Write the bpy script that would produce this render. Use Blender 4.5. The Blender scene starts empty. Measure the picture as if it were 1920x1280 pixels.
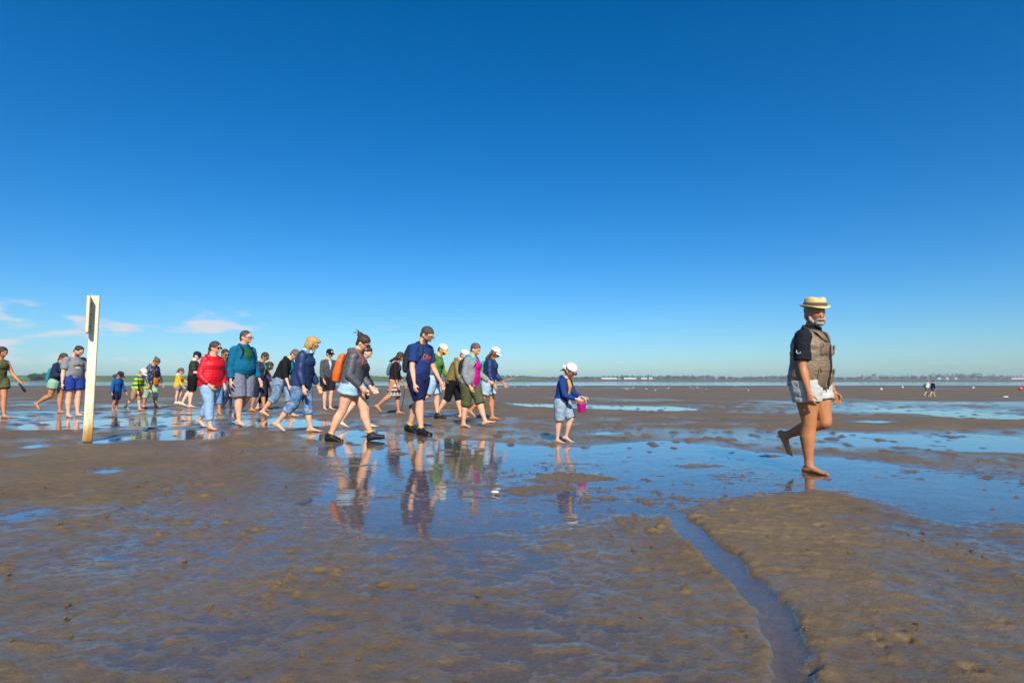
import bpy, math, random, time
import numpy as np
from mathutils import Vector, Matrix
T0 = time.time()
R = math.radians
sc = bpy.context.scene
col = sc.collection
# ------------------------------------------------------------------ camera
CAM_H = 0.93
F_PX = 1067.0                      # focal length in photo pixels (1920 wide): a 20 mm lens
PITCH = math.atan(71 / F_PX)
cam_d = bpy.data.cameras.new('camera'); cam = bpy.data.objects.new('camera', cam_d); col.objects.link(cam)
cam.location = (0, 0, CAM_H); cam.rotation_euler = (math.pi / 2 + PITCH, 0, 0)
cam_d.sensor_width = 36; cam_d.lens = 36 * F_PX / 1920
cam_d.clip_start = 0.05; cam_d.clip_end = 30000
cam_d.dof.use_dof = True; cam_d.dof.focus_distance = 8.5; cam_d.dof.aperture_fstop = 9.0
sc.camera = cam
# ------------------------------------------------------------------ world and sun
SUN_AZ = math.atan2(0.19, -1.0)    # measured from +Y towards +X: behind the camera, a little to its right
SUN_EL = R(38)
world = bpy.data.worlds.new('World'); sc.world = world; world.use_nodes = True
wt = world.node_tree; wt.nodes.clear()
wn = wt.nodes.new; wl = wt.links.new
w_out = wn('ShaderNodeOutputWorld'); w_bg = wn('ShaderNodeBackground'); w_bg.inputs['Strength'].default_value = 0.1
sky = wn('ShaderNodeTexSky'); sky.sky_type = 'NISHITA'; sky.sun_disc = False
sky.sun_elevation = SUN_EL; sky.sun_rotation = SUN_AZ; sky.altitude = 0; sky.air_density = 1.0; sky.dust_density = 0.6; sky.ozone_density = 3.0
tint = wn('ShaderNodeMix'); tint.data_type = 'RGBA'; tint.blend_type = 'MULTIPLY'; tint.inputs['Factor'].default_value = 1.0; tint.inputs['B'].default_value = (0.65, 0.87, 1.08, 1)   # a clear, deep blue northern sky
wl(sky.outputs[0], tint.inputs['A'])
hsv = wn('ShaderNodeHueSaturation'); hsv.inputs['Saturation'].default_value = 1.22; hsv.inputs['Value'].default_value = 1.06
wl(tint.outputs['Result'], hsv.inputs['Color'])
# low fair-weather clouds near the horizon
tc = wn('ShaderNodeTexCoord'); sep = wn('ShaderNodeSeparateXYZ'); wl(tc.outputs['Generated'], sep.inputs[0])
mp = wn('ShaderNodeMapping'); mp.inputs['Scale'].default_value = (7, 7, 30); mp.inputs['Location'].default_value = (3.1, 0.4, 0.3); wl(tc.outputs['Generated'], mp.inputs[0])
cn = wn('ShaderNodeTexNoise'); cn.inputs['Scale'].default_value = 1.0; cn.inputs['Detail'].default_value = 6; cn.inputs['Roughness'].default_value = 0.55; wl(mp.outputs[0], cn.inputs['Vector'])
def wmath(op, a, b=None, c=None):
    n = wn('ShaderNodeMath'); n.operation = op
    for i, v in enumerate((a, b, c)):
        if v is None: continue
        if hasattr(v, 'links') or hasattr(v, 'is_linked'): wl(v, n.inputs[i])
        else: n.inputs[i].default_value = v
    return n.outputs[0]
def wrange(v, a, b, c=0.0, d=1.0, smooth=True):
    n = wn('ShaderNodeMapRange'); n.interpolation_type = 'SMOOTHSTEP' if smooth else 'LINEAR'; wl(v, n.inputs[0])
    for i, q in enumerate((a, b, c, d)): n.inputs[1 + i].default_value = q
    return n.outputs[0]
band = wmath('MULTIPLY', wrange(sep.outputs['Z'], 0.012, 0.04), wrange(sep.outputs['Z'], 0.085, 0.12, 1, 0))
thr = wrange(sep.outputs['X'], -0.70, 0.0, 0.485, 0.67)
cl = wmath('SUBTRACT', cn.outputs[0], thr)
cl = wmath('MULTIPLY', wrange(cl, 0.0, 0.11), band)
cl = wmath('MULTIPLY', cl, 0.85)
cmix = wn('ShaderNodeMix'); cmix.data_type = 'RGBA'; wl(cl, cmix.inputs['Factor']); wl(hsv.outputs[0], cmix.inputs['A']); cmix.inputs['B'].default_value = (6.3, 6.4, 6.8, 1)
wl(cmix.outputs['Result'], w_bg.inputs['Color']); wl(w_bg.outputs[0], w_out.inputs[0])
sun_d = bpy.data.lights.new('sun', 'SUN'); sun_d.energy = 5.0; sun_d.angle = R(0.53); sun_d.color = (1, 0.93, 0.82)
sun = bpy.data.objects.new('sun', sun_d); col.objects.link(sun)
sdir = Vector((math.sin(SUN_AZ) * math.cos(SUN_EL), math.cos(SUN_AZ) * math.cos(SUN_EL), math.sin(SUN_EL)))
sun.rotation_euler = sdir.to_track_quat('Z', 'Y').to_euler(); sun.location = sdir * 50
sc.view_settings.view_transform = 'Standard'; sc.view_settings.look = 'None'; sc.view_settings.exposure = 0.2; sc.view_settings.gamma = 1
sc.view_settings.use_curve_mapping = False
sc.render.engine = 'CYCLES'
try:
    sc.cycles.use_denoising = True; sc.cycles.max_bounces = 8; sc.cycles.transparent_max_bounces = 8; sc.cycles.caustics_reflective = False; sc.cycles.caustics_refractive = False
except Exception: pass

# ------------------------------------------------------------------ helpers
def G(px, py, z=0.0):
    """photo pixel -> point on the plane at height z"""
    v = 640.0 - py; c, s = math.cos(PITCH), math.sin(PITCH)
    d = np.array([px - 960.0, F_PX * c - v * s, F_PX * s + v * c])
    t = (z - CAM_H) / d[2]
    return np.array([d[0] * t, d[1] * t, z])
def lin(h):
    h = h.lstrip('#'); o = []
    for i in (0, 2, 4):
        c = int(h[i:i + 2], 16) / 255
        o.append(c / 12.92 if c <= 0.04045 else ((c + 0.055) / 1.055) ** 2.4)
    return np.array(o)
def sstep(a, b, x):
    t = np.clip((x - a) / (b - a), 0, 1); return t * t * (3 - 2 * t)
def _hash(i, seed):
    i = (i.astype(np.int64) * 374761393 + seed * 668265263) & 0xFFFFFFFF
    i = ((i ^ (i >> 13)) * 1274126177) & 0xFFFFFFFF
    return ((i ^ (i >> 16)) & 0xFFFFFF) / float(0xFFFFFF)
def noise2(x, y, seed=0):
    xi = np.floor(x); yi = np.floor(y); fx = x - xi; fy = y - yi
    fx = fx * fx * (3 - 2 * fx); fy = fy * fy * (3 - 2 * fy)
    xi = xi.astype(np.int64); yi = yi.astype(np.int64)
    h = lambda a, b: _hash(a + b * 57649, seed)
    return (h(xi, yi) * (1 - fx) + h(xi + 1, yi) * fx) * (1 - fy) + (h(xi, yi + 1) * (1 - fx) + h(xi + 1, yi + 1) * fx) * fy
def fbm2(x, y, o=4, seed=0):
    s = 0; a = 0.5; t = 0
    for k in range(o):
        s = s + a * noise2(x, y, seed + k * 17); t += a; a *= 0.5; x = x * 2.03 + 5.1; y = y * 2.01 + 3.7
    return s / t - 0.5
def noise3(p, seed=0):
    i = np.floor(p); f = p - i; f = f * f * (3 - 2 * f); i = i.astype(np.int64)
    o = 0
    for dx in (0, 1):
        for dy in (0, 1):
            for dz in (0, 1):
                w = (f[:, 0] if dx else 1 - f[:, 0]) * (f[:, 1] if dy else 1 - f[:, 1]) * (f[:, 2] if dz else 1 - f[:, 2])
                o = o + w * _hash((i[:, 0] + dx) + (i[:, 1] + dy) * 57649 + (i[:, 2] + dz) * 1299709, seed)
    return o
def fbm3(p, o=3, seed=0):
    s = 0; a = 0.5; t = 0
    for k in range(o):
        s = s + a * noise3(p, seed + 31 * k); t += a; a *= 0.5; p = p * 2.03 + 3.3
    return s / t - 0.5
def mesh_from(name, v, f, smooth=True):
    me = bpy.data.meshes.new(name); me.from_pydata([tuple(map(float, q)) for q in v], [], f); me.update()
    if smooth: me.polygons.foreach_set('use_smooth', [True] * len(me.polygons))
    return me
def add_obj(name, me, mat=None, parent=None, label=None, cat=None, group=None, kind=None, loc=None, rz=None):
    o = bpy.data.objects.new(name, me); col.objects.link(o)
    if mat is not None: me.materials.clear(); me.materials.append(mat)
    if parent is not None: o.parent = parent
    if label: o['label'] = label
    if cat: o['category'] = cat
    if group: o['group'] = group
    if kind: o['kind'] = kind
    if loc is not None: o.location = loc
    if rz is not None: o.rotation_euler = (0, 0, rz)
    return o

# ------------------------------------------------------------------ materials
class NT:
    def __init__(s, name):
        s.m = bpy.data.materials.new(name); s.m.use_nodes = True; s.t = s.m.node_tree; s.t.nodes.clear()
        s.out = s.n('ShaderNodeOutputMaterial')
    def n(s, t, **k):
        q = s.t.nodes.new(t)
        for a, b in k.items(): setattr(q, a, b)
        return q
    def l(s, a, b): s.t.links.new(a, b)
    def math(s, op, a, b=None):
        q = s.n('ShaderNodeMath', operation=op)
        for i, v in enumerate((a, b)):
            if v is None: continue
            if isinstance(v, (int, float)): q.inputs[i].default_value = v
            else: s.l(v, q.inputs[i])
        return q.outputs[0]
    def rng(s, v, a, b, c=0., d=1.):
        q = s.n('ShaderNodeMapRange'); s.l(v, q.inputs[0])
        for i, w in enumerate((a, b, c, d)): q.inputs[1 + i].default_value = w
        return q.outputs[0]
    def noise(s, scale, detail=4, rough=0.55, vec=None, sc3=None):
        q = s.n('ShaderNodeTexNoise'); q.inputs['Scale'].default_value = scale; q.inputs['Detail'].default_value = detail; q.inputs['Roughness'].default_value = rough
        if sc3:
            mpn = s.n('ShaderNodeMapping'); mpn.inputs['Scale'].default_value = sc3; s.l(vec, mpn.inputs[0]); vec = mpn.outputs[0]
        if vec is not None: s.l(vec, q.inputs['Vector'])
        return q.outputs[0]
    def ramp(s, v, stops):
        q = s.n('ShaderNodeValToRGB'); s.l(v, q.inputs[0]); e = q.color_ramp.elements
        while len(e) < len(stops): e.new(0.5)
        for i, (p, c) in enumerate(stops): e[i].position = p; e[i].color = (*c, 1)
        return q.outputs[0]
    def mix(s, f, a, b, mode='MIX'):
        q = s.n('ShaderNodeMix', data_type='RGBA', blend_type=mode)
        for k, v in (('Factor', f), ('A', a), ('B', b)):
            i = [x for x in q.inputs if x.name == k and (x.type == 'RGBA' if k != 'Factor' else x.type == 'VALUE')][0]
            if isinstance(v, (int, float)): i.default_value = v
            elif isinstance(v, (tuple, list, np.ndarray)): i.default_value = (*v, 1)
            else: s.l(v, i)
        return [x for x in q.outputs if x.type == 'RGBA'][0]
    def bump(s, h, strength=0.3, dist=0.01):
        q = s.n('ShaderNodeBump'); q.inputs['Strength'].default_value = strength; q.inputs['Distance'].default_value = dist; s.l(h, q.inputs['Height']); return q.outputs[0]
    def pbsdf(s, color, rough=0.6, normal=None, spec=0.5, **k):
        q = s.n('ShaderNodeBsdfPrincipled')
        if isinstance(color, (tuple, list, np.ndarray)): q.inputs['Base Color'].default_value = (*color, 1)
        else: s.l(color, q.inputs['Base Color'])
        if isinstance(rough, (int, float)): q.inputs['Roughness'].default_value = rough
        else: s.l(rough, q.inputs['Roughness'])
        q.inputs['Specular IOR Level'].default_value = spec
        if normal is not None: s.l(normal, q.inputs['Normal'])
        for a, b in k.items(): q.inputs[a.replace('_', ' ')].default_value = b
        s.l(q.outputs[0], s.out.inputs['Surface'])
        return q
    def pos(s): return s.n('ShaderNodeTexCoord').outputs['Object']
    def attr(s, name, out='Color'): q = s.n('ShaderNodeAttribute'); q.attribute_name = name; return q.outputs[out]
M = {}
def attr_mat(name, rough, bscale, bstr, bdist=0.004, var=0.25, spec=0.35, sc3=None, **k):
    t = NT(name); p = t.pos(); c = t.attr('Col')
    n = t.noise(bscale, 4, 0.6, p, sc3); n2 = t.noise(9, 4, 0.6, p)
    c2 = t.mix(var, c, t.mix(1.0, c, t.ramp(n2, [(0.3, (0.45, 0.45, 0.45)), (0.7, (1.35, 1.35, 1.35))]), 'MULTIPLY'))
    t.pbsdf(c2, rough, t.bump(n, bstr, bdist), spec, **k); M[name] = t.m; return t.m
attr_mat('skin', 0.5, 180, 0.15, 0.002, 0.22, 0.4)
attr_mat('cloth', 0.85, 260, 0.35, 0.002, 0.22, 0.2)
attr_mat('nylon', 0.5, 90, 0.3, 0.003, 0.18, 0.4)
attr_mat('fleece', 0.95, 320, 0.8, 0.006, 0.35, 0.1)
attr_mat('hair', 0.5, 60, 0.9, 0.008, 0.6, 0.45, (3, 3, 0.5))
attr_mat('straw', 0.75, 160, 0.8, 0.004, 0.3, 0.25)
# denim: speckled fade
t = NT('denim'); p = t.pos(); c = t.attr('Col')
n = t.noise(14, 5, 0.7, p); w = t.noise(420, 2, 0.6, p)
c2 = t.mix(t.rng(n, 0.42, 0.68), c, t.mix(0.45, c, (0.62, 0.7, 0.78)))
c3 = t.mix(0.3, c2, t.mix(1.0, c2, t.ramp(w, [(0.35, (0.4, 0.4, 0.4)), (0.65, (1.5, 1.5, 1.5))]), 'MULTIPLY'))
t.pbsdf(c3, 0.85, t.bump(w, 0.3, 0.002), 0.2); M['denim'] = t.m
def plain(name, c, rough=0.5, spec=0.4, bump=None, **k):
    t = NT(name); p = t.pos(); n = t.noise(bump[0] if bump else 40, 4, 0.6, p)
    cc = t.mix(1.0, tuple(c), t.ramp(n, [(0.3, (0.8, 0.8, 0.8)), (0.7, (1.15, 1.15, 1.15))]), 'MULTIPLY')
    t.pbsdf(cc, rough, t.bump(n, bump[1], 0.003) if bump else None, spec, **k); M[name] = t.m; return t.m
plain('black_rubber', (0.012, 0.012, 0.013), 0.55)
plain('dark_lens', (0.006, 0.006, 0.007), 0.08, 0.6)
plain('pink_plastic', lin('d8168f'), 0.3, 0.5)
plain('white_plastic', (0.75, 0.75, 0.74), 0.35)
plain('buoy_pink', lin('d2566a'), 0.4)
plain('stick_wood', lin('b98a4e'), 0.7, 0.2, (60, 0.5))
plain('metal_grey', (0.35, 0.35, 0.36), 0.35, 0.5, None, Metallic=0.8)
plain('print_salmon', lin('e8735f'), 0.8, 0.2)
plain('feather_white', (0.72, 0.72, 0.70), 0.8, 0.2)
plain('feather_grey', (0.30, 0.31, 0.33), 0.8, 0.2)
plain('house_white', (0.62, 0.61, 0.58), 0.8, 0.2)
plain('roof_red', lin('a85a48'), 0.8, 0.2)
plain('roof_grey', (0.12, 0.12, 0.13), 0.8, 0.2)
plain('house_brick', lin('9c6a58'), 0.85, 0.2)
plain('window_dark', (0.03, 0.035, 0.04), 0.15, 0.5)
plain('weed', lin('6e6a24'), 0.6, 0.4, (90, 0.8))
plain('shell_white', (0.7, 0.68, 0.64), 0.35, 0.5)
# grass dike and far trees
t = NT('dike_grass'); p = t.pos(); n = t.noise(0.05, 6, 0.6, p)
t.pbsdf(t.ramp(n, [(0.3, (0.055, 0.10, 0.022)), (0.7, (0.11, 0.17, 0.045))]), 0.95, None, 0.1); M['dike_grass'] = t.m
t = NT('tree_leaf'); p = t.pos(); n = t.noise(0.3, 4, 0.6, p)
t.pbsdf(t.ramp(n, [(0.3, (0.018, 0.035, 0.012)), (0.7, (0.05, 0.085, 0.03))]), 0.9, None, 0.1); M['tree_leaf'] = t.m
# painted, weathered post
t = NT('post_paint'); p = t.pos(); sx = t.n('ShaderNodeSeparateXYZ'); t.l(p, sx.inputs[0])
g1 = t.noise(6, 6, 0.65, p, (1, 1, 0.18)); g2 = t.noise(45, 5, 0.7, p, (1, 1, 0.12))
low = t.rng(sx.outputs['Z'], 1.25, 0.0); st = t.math('MULTIPLY', t.rng(g1, 0.38, 0.62), t.math('ADD', t.math('MULTIPLY', low, 0.85), 0.30))
base = t.mix(st, lin('e9e2c8'), lin('c79a45'))
foot = t.math('MULTIPLY', t.rng(sx.outputs['Z'], 0.3, 0.0), t.rng(g1, 0.3, 0.6))
base = t.mix(foot, base, lin('8a5a1c'))
base = t.mix(t.math('MULTIPLY', t.rng(g2, 0.6, 0.72), 0.55), base, lin('7d7355'))
base = t.mix(t.rng(sx.outputs['Z'], 0.035, 0.015), base, lin('3d3a1c'))
t.pbsdf(base, 0.7, t.bump(g2, 0.35, 0.004), 0.3); M['post_paint'] = t.m
t = NT('board_rust'); p = t.pos(); g1 = t.noise(25, 6, 0.7, p)
t.pbsdf(t.ramp(g1, [(0.35, lin('8c5a4a')), (0.52, lin('b59a80')), (0.7, lin('d9d2bd'))]), 0.8, t.bump(g1, 0.5, 0.005), 0.2); M['board_rust'] = t.m

# ------------------------------------------------------------------ terrain relief
def base_z(x, y):
    return -0.9 * sstep(24.0, 62.0, y)
def poly_sd(x, y, poly):
    """signed distance, negative inside"""
    d = np.full(x.shape, 1e9); ins = np.zeros(x.shape, bool); n = len(poly)
    for i in range(n):
        ax, ay = poly[i]; bx, by = poly[(i + 1) % n]
        ex, ey = bx - ax, by - ay; wx, wy = x - ax, y - ay
        tt = np.clip((wx * ex + wy * ey) / (ex * ex + ey * ey + 1e-12), 0, 1)
        d = np.minimum(d, (wx - ex * tt) ** 2 + (wy - ey * tt) ** 2)
        c = ((ay <= y) & (by > y)) | ((by <= y) & (ay > y))
        xs = ax + (y - ay) / (by - ay if abs(by - ay) > 1e-9 else 1e-9) * ex
        ins ^= c & (x < xs)
    return np.where(ins, -1, 1) * np.sqrt(d)
PP = lambda pts: [tuple(G(a, b)[:2]) for a, b in pts]
BIAS_PY = [745, 748, 752, 756, 760, 766, 772, 780, 790, 800, 812, 822, 835, 850, 870, 900, 950, 1000, 1050, 1100, 1180, 1280]
BIAS_PX = [-300, 320, 800, 1200, 1560, 2200]
BIAS = np.array([  # millimetres of mud above (+) or below (-) the water film
    [16, 16, 16, 18, 16, 16], [9, 12, 14, 18, 14, 12], [6, 10, 14, 18, 8, 4], [9, 12, 15, 20, 6, 2], [4, 8, 14, 18, 7, 2], [11, 12, 16, 18, 5, 1],
    [4, 6, 15, 17, 3, 2], [6, 3, 15, 16, 14, 12], [-3, 1, 13, 10, 22, 22], [8, 5, 11, 9, 24, 24], [12, 9, 8, 7, 6, 3], [15, 12, 5, 8, 0, -2],
    [15, 13, 2, 6, 3, -1], [17, 15, 2, 8, 14, 14], [17, 14, 4, 4, 10, 6], [14, 11, 3, 2, 2, -3], [7, 7, 1, 3, 9, -4], [4, 4, 0, 6, 10, 0],
    [1, 2, 0, 6, 8, 3], [0, 1, 0, 5, 6, 4], [2, 1, 1, 5, 6, 6], [5, 2, 1, 6, 7, 8]], float)
BIAS = BIAS + np.where((BIAS >= 8) & (np.arange(len(BIAS))[:, None] < 16), 5, 0) - np.where((np.arange(len(BIAS))[:, None] > 16) & (np.arange(6)[None] > 2), 3, 0)
_bd = np.array([G(960, q)[1] for q in BIAS_PY])
def bias(x, y):
    yy = np.maximum(y, 0.5); px = x / yy * F_PX + 960
    j = np.clip(np.interp(px, BIAS_PX, range(len(BIAS_PX))), 0, len(BIAS_PX) - 1.001); i = np.interp(-yy, -_bd, range(len(_bd)))
    i = np.clip(i, 0, len(_bd) - 1.001); i0 = i.astype(int); j0 = j.astype(int); fi = i - i0; fj = j - j0
    v = (BIAS[i0, j0] * (1 - fj) + BIAS[i0, j0 + 1] * fj) * (1 - fi) + (BIAS[i0 + 1, j0] * (1 - fj) + BIAS[i0 + 1, j0 + 1] * fj) * fi
    far = np.interp(y, [22, 40, 64, 95, 112, 165, 185, 390, 430, 800], [14, 20, 34, 34, 20, 34, -45, -45, 45, 45])
    return np.where(y > 24, far, v) / 1000
POOL = PP([(585, 838), (700, 826), (840, 822), (960, 832), (1075, 838), (1160, 830), (1250, 826), (1330, 832), (1430, 846), (1530, 852), (1640, 862), (1780, 884), (1960, 908),
           (2150, 930), (2150, 1010), (1900, 1000), (1760, 985), (1650, 950), (1570, 922), (1470, 926), (1380, 938), (1290, 958), (1240, 968), (1150, 962), (1040, 975), (960, 990), (850, 1000), (740, 1003), (640, 985), (600, 930), (640, 890)])
PUDDLES = [PP(q) for q in (
    [(20, 800), (90, 789), (200, 786), (330, 780), (400, 776), (420, 781), (330, 790), (220, 800), (120, 806), (40, 806)],
    [(240, 822), (262, 809), (330, 806), (410, 808), (440, 815), (390, 824), (300, 826)],
    [(150, 830), (180, 826), (240, 818), (255, 822), (200, 832)],
    [(35, 838), (70, 833), (95, 836), (60, 841)],
    [(150, 888), (200, 880), (255, 880), (200, 890)], [(285, 932), (330, 922), (362, 921), (320, 936)], [(370, 985), (400, 979), (435, 976), (425, 986)],
    [(0, 965), (60, 952), (115, 955), (50, 975), (0, 985)],
    [(940, 756), (1040, 757), (1150, 760), (1260, 762), (1335, 769), (1230, 771), (1120, 767), (1000, 763)],
    [(430, 790), (520, 783), (600, 787), (640, 796), (560, 803), (470, 800)],
    [(560, 815), (620, 806), (700, 806), (760, 815), (690, 826), (600, 826)],
    [(1540, 822), (1640, 818), (1760, 826), (1900, 838), (1960, 852), (1800, 846), (1640, 836)],
    [(1560, 789), (1640, 787), (1700, 790), (1640, 794)], [(1080, 812), (1140, 809), (1180, 812), (1120, 815)],
    [(1680, 772), (1780, 770), (1930, 778), (1960, 790), (1800, 784)])]
CHAN = [(1262, 962, 46), (1300, 1000, 60), (1350, 1048, 62), (1400, 1095, 58), (1452, 1150, 56), (1478, 1200, 64), (1484, 1280, 76), (1480, 1400, 90)]
BARS = [PP(q) for q in ([(985, 900), (1020, 890), (1090, 888), (1150, 897), (1100, 903), (1030, 906)], [(950, 916), (1010, 908), (1090, 912), (1040, 926), (960, 926)],
                        [(1130, 915), (1170, 909), (1200, 914), (1160, 920)], [(1270, 872), (1320, 868), (1350, 873), (1300, 877)])]
BANKS = [PP([(1130, 985), (1180, 970), (1240, 968), (1290, 1000), (1330, 1045), (1290, 1070), (1180, 1040)]),
         PP([(1285, 955), (1350, 942), (1460, 928), (1560, 912), (1610, 950), (1600, 1000), (1500, 1040), (1410, 1070), (1340, 1010)])]
rs = random.Random(4)
PITS = [(*G(a, b)[:2], r) for a, b, r in ((1680, 1190, .035), (1640, 1200, .03), (1700, 1205, .03), (1655, 1215, .025), (1535, 990, .03), (1520, 1255, .05), (1880, 1170, .03), (1390, 1195, .025), (1380, 1185, .02), (1820, 1260, .04))]
def relief(x, y):
    b = bias(x, y)
    near = 1 - sstep(14, 40, y)
    amp = 1 + 1.5 * sstep(20, 60, y)
    r = b + 0.020 * amp * fbm2(x / 2.3, y / 2.9, 3, 1) + 0.020 * fbm2(x / 0.55, y / 0.62, 3, 2) * near
    edge = 0.25 * fbm2(x / 0.5, y / 0.5, 4, 9)
    sd = poly_sd(x, y, POOL) + edge * 1.2
    m = sstep(0.16, -0.20, sd)
    pool_n = 0.024 * fbm2(x / 0.45, y / 0.4, 3, 5) + 0.012 * fbm2(x / .12, y / .1, 2, 6)
    r = r * (1 - m) + (-0.010 + pool_n) * m
    for k, q in enumerate(PUDDLES):
        far = max(1.0, np.mean([a[1] for a in q]) / 9)
        sd = poly_sd(x, y, q) + edge * far * 0.9
        m = sstep(0.10 * far, -0.10 * far, sd); r = r * (1 - m) + (-0.007 + 0.5 * pool_n) * m
    for q in BARS:
        m = sstep(0.10, -0.12, poly_sd(x, y, q) + edge * 0.5); r = r + m * 0.024
    for q in BANKS:
        m = sstep(0.30, -0.25, poly_sd(x, y, q) + edge * 1.3); r = r + m * 0.007
    # ripples and lumps close by
    nz = 1 - sstep(4.5, 9, y)
    warp = fbm2(x / 0.8, y / 0.6, 3, 21)
    ph = (y * 1.0 + x * 0.22 + warp * 0.75) / 0.17
    rip = (1 - np.abs(np.sin(ph * math.pi))) ** 1.3 * np.clip(0.35 + 2.2 * fbm2(x / .6, y / .45, 3, 23), 0, 1)
    ridg = 0.5 - np.abs(fbm2(x / 0.19, y / 0.10, 3, 25)) * 2.4
    r = r + nz * (0.011 * rip + 0.008 * ridg + 0.012 * fbm2(x / 0.10, y / 0.06, 3, 27) + 0.006 * (0.4 - np.abs(fbm2(x / 0.05, y / 0.035, 2, 29)) * 2.4))
    patch = sstep(-.04, .12, fbm2(x / 0.9, y / .7, 3, 35))
    lump = np.maximum(0, fbm2(x / 0.085, y / 0.075, 3, 33) - 0.10) * (0.25 + 0.75 * patch)
    r = r + nz * lump * 0.085 * (0.6 + 2.2 * fbm2(x / .03, y / .025, 3, 37))
    # crumbly worm-cast lumps further out
    r = r + (1 - nz) * near * np.maximum(0, fbm2(x / 0.2, y / 0.2, 2, 41) - 0.2) * 0.16
    # drainage channel
    P = [(*G(a, c)[:2], .8 * w * G(a, c)[1] / F_PX / 2) for a, c, w in CHAN]
    d = np.full(x.shape, 1e9)
    for (ax, ay, aw), (bx, by, bw) in zip(P[:-1], P[1:]):
        ex, ey = bx - ax, by - ay; tt = np.clip(((x - ax) * ex + (y - ay) * ey) / (ex * ex + ey * ey), 0, 1)
        d = np.minimum(d, np.hypot(x - ax - ex * tt, y - ay - ey * tt) - (aw + (bw - aw) * tt))
    d = d + 0.11 * fbm2(x / 0.28, y / 0.28, 3, 51) + 0.05 * fbm2(x / 0.07, y / 0.07, 3, 54)
    r = r + 0.007 * np.exp(-((d - 0.05) / 0.06) ** 2) * (0.6 + 1.6 * fbm2(x / .1, y / .1, 2, 52))
    m = sstep(0.035, -0.02, d); r = r * (1 - m) + (-0.014 + 0.004 * fbm2(x / .2, y / .2, 2, 53)) * m
    for (qx, qy, qr) in PITS:
        dd = np.hypot(x - qx, (y - qy)); r = r - 0.030 * np.exp(-(dd / (qr * .5)) ** 2) + 0.007 * np.exp(-((dd - qr * 1.1) / (qr * .5)) ** 2) * (.5 + 2 * fbm2(x / .03, y / .03, 2, 61))
    return r
def ground_z(x, y):
    x = np.array([float(x)]); y = np.array([float(y)])
    return float(base_z(x, y)[0] + relief(x, y)[0])
def axis(start, dense_to, d0, rate, mid_to, rate2, end):
    o = [start]
    while o[-1] < end:
        q = o[-1]; o.append(q + (d0 if q < dense_to else max(d0, rate * q) if q < mid_to else rate2 * q))
    return np.array(o)
xa = axis(0.0, 1.3, 0.0125, 0.0098, 26, 0.09, 7000); xs = np.concatenate([-xa[:0:-1], xa])
ya = [1.05]
while ya[-1] < 7000:
    q = ya[-1]; ya.append(q + (max(0.0115, 0.0008 * q * q) if q < 30 else 0.035 * q))
ys = np.concatenate([[-60, -20, -8, -4, -2, -1, -0.3, 0.2, 0.5, 0.7, 0.85, 0.95], ya])
def grid_mesh(name, xs, ys, zf, attrs=None):
    X, Y = np.meshgrid(xs, ys); nx, ny = len(xs), len(ys); xf, yf = X.ravel(), Y.ravel()
    z = zf(xf, yf); me = bpy.data.meshes.new(name); me.vertices.add(nx * ny)
    me.vertices.foreach_set('co', np.stack([xf, yf, z], 1).ravel().astype(np.float32))
    i = (np.arange(ny - 1)[:, None] * nx + np.arange(nx - 1)[None]).ravel()
    q = np.stack([i, i + 1, i + nx + 1, i + nx], 1)
    me.loops.add(q.size); me.loops.foreach_set('vertex_index', q.ravel().astype(np.int32))
    me.polygons.add(len(q)); me.polygons.foreach_set('loop_start', (np.arange(len(q)) * 4).astype(np.int32))
    me.polygons.foreach_set('use_smooth', np.ones(len(q), bool)); me.update(calc_edges=True); me.validate()
    return me, xf, yf, z
_rel = {}
def zf(x, y):
    r = relief(x, y); _rel['r'] = r; return base_z(x, y) + r
me, gx, gy, gz = grid_mesh('mudflat', xs, ys, zf)
at = me.attributes.new('relief', 'FLOAT', 'POINT'); at.data.foreach_set('value', _rel['r'].astype(np.float32))
t = NT('wet_mud'); p = t.pos(); rl = t.attr('relief', 'Fac')
n1 = t.noise(0.9, 6, 0.6, p); n2 = t.noise(14, 6, 0.65, p); n3 = t.noise(160, 4, 0.7, p); n4 = t.noise(55, 3, 0.6, p)
cbase = t.ramp(n1, [(0.3, (0.138, 0.092, 0.044)), (0.7, (0.198, 0.136, 0.068))])
cbase = t.mix(0.55, cbase, t.mix(1.0, cbase, t.ramp(n2, [(0.3, (0.62, 0.62, 0.62)), (0.7, (1.3, 1.28, 1.22))]), 'MULTIPLY'))
cbase = t.mix(t.math('MULTIPLY', t.rng(n3, 0.62, 0.72), 0.6), cbase, (0.05, 0.036, 0.022))
wet = t.rng(rl, 0.026, 0.002)          # mud close to the water table is wetter: darker and glossier
cbase = t.mix(t.math('MULTIPLY', wet, 0.45), cbase, t.mix(1.0, cbase, (0.6, 0.58, 0.56), 'MULTIPLY'))
rough = t.math('ADD', t.rng(wet, 0, 1, 0.62, 0.26), t.math('MULTIPLY', t.math('SUBTRACT', n2, 0.5), 0.25))
hh = t.math('ADD', t.math('MULTIPLY', n4, 0.6), t.math('MULTIPLY', n3, 0.25))
q = t.pbsdf(cbase, rough, t.bump(hh, 0.75, 0.016), 0.3); q.inputs['Coat Roughness'].default_value = 0.10; q.inputs['Coat IOR'].default_value = 1.33; t.l(t.math('MULTIPLY', t.rng(rl, 0.017, 0.004), 0.9), q.inputs['Coat Weight']); t.l(t.bump(n2, 0.25, 0.02), q.inputs['Coat Normal']); M['wet_mud'] = t.m
add_obj('mudflat', me, M['wet_mud'], kind='structure')
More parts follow.
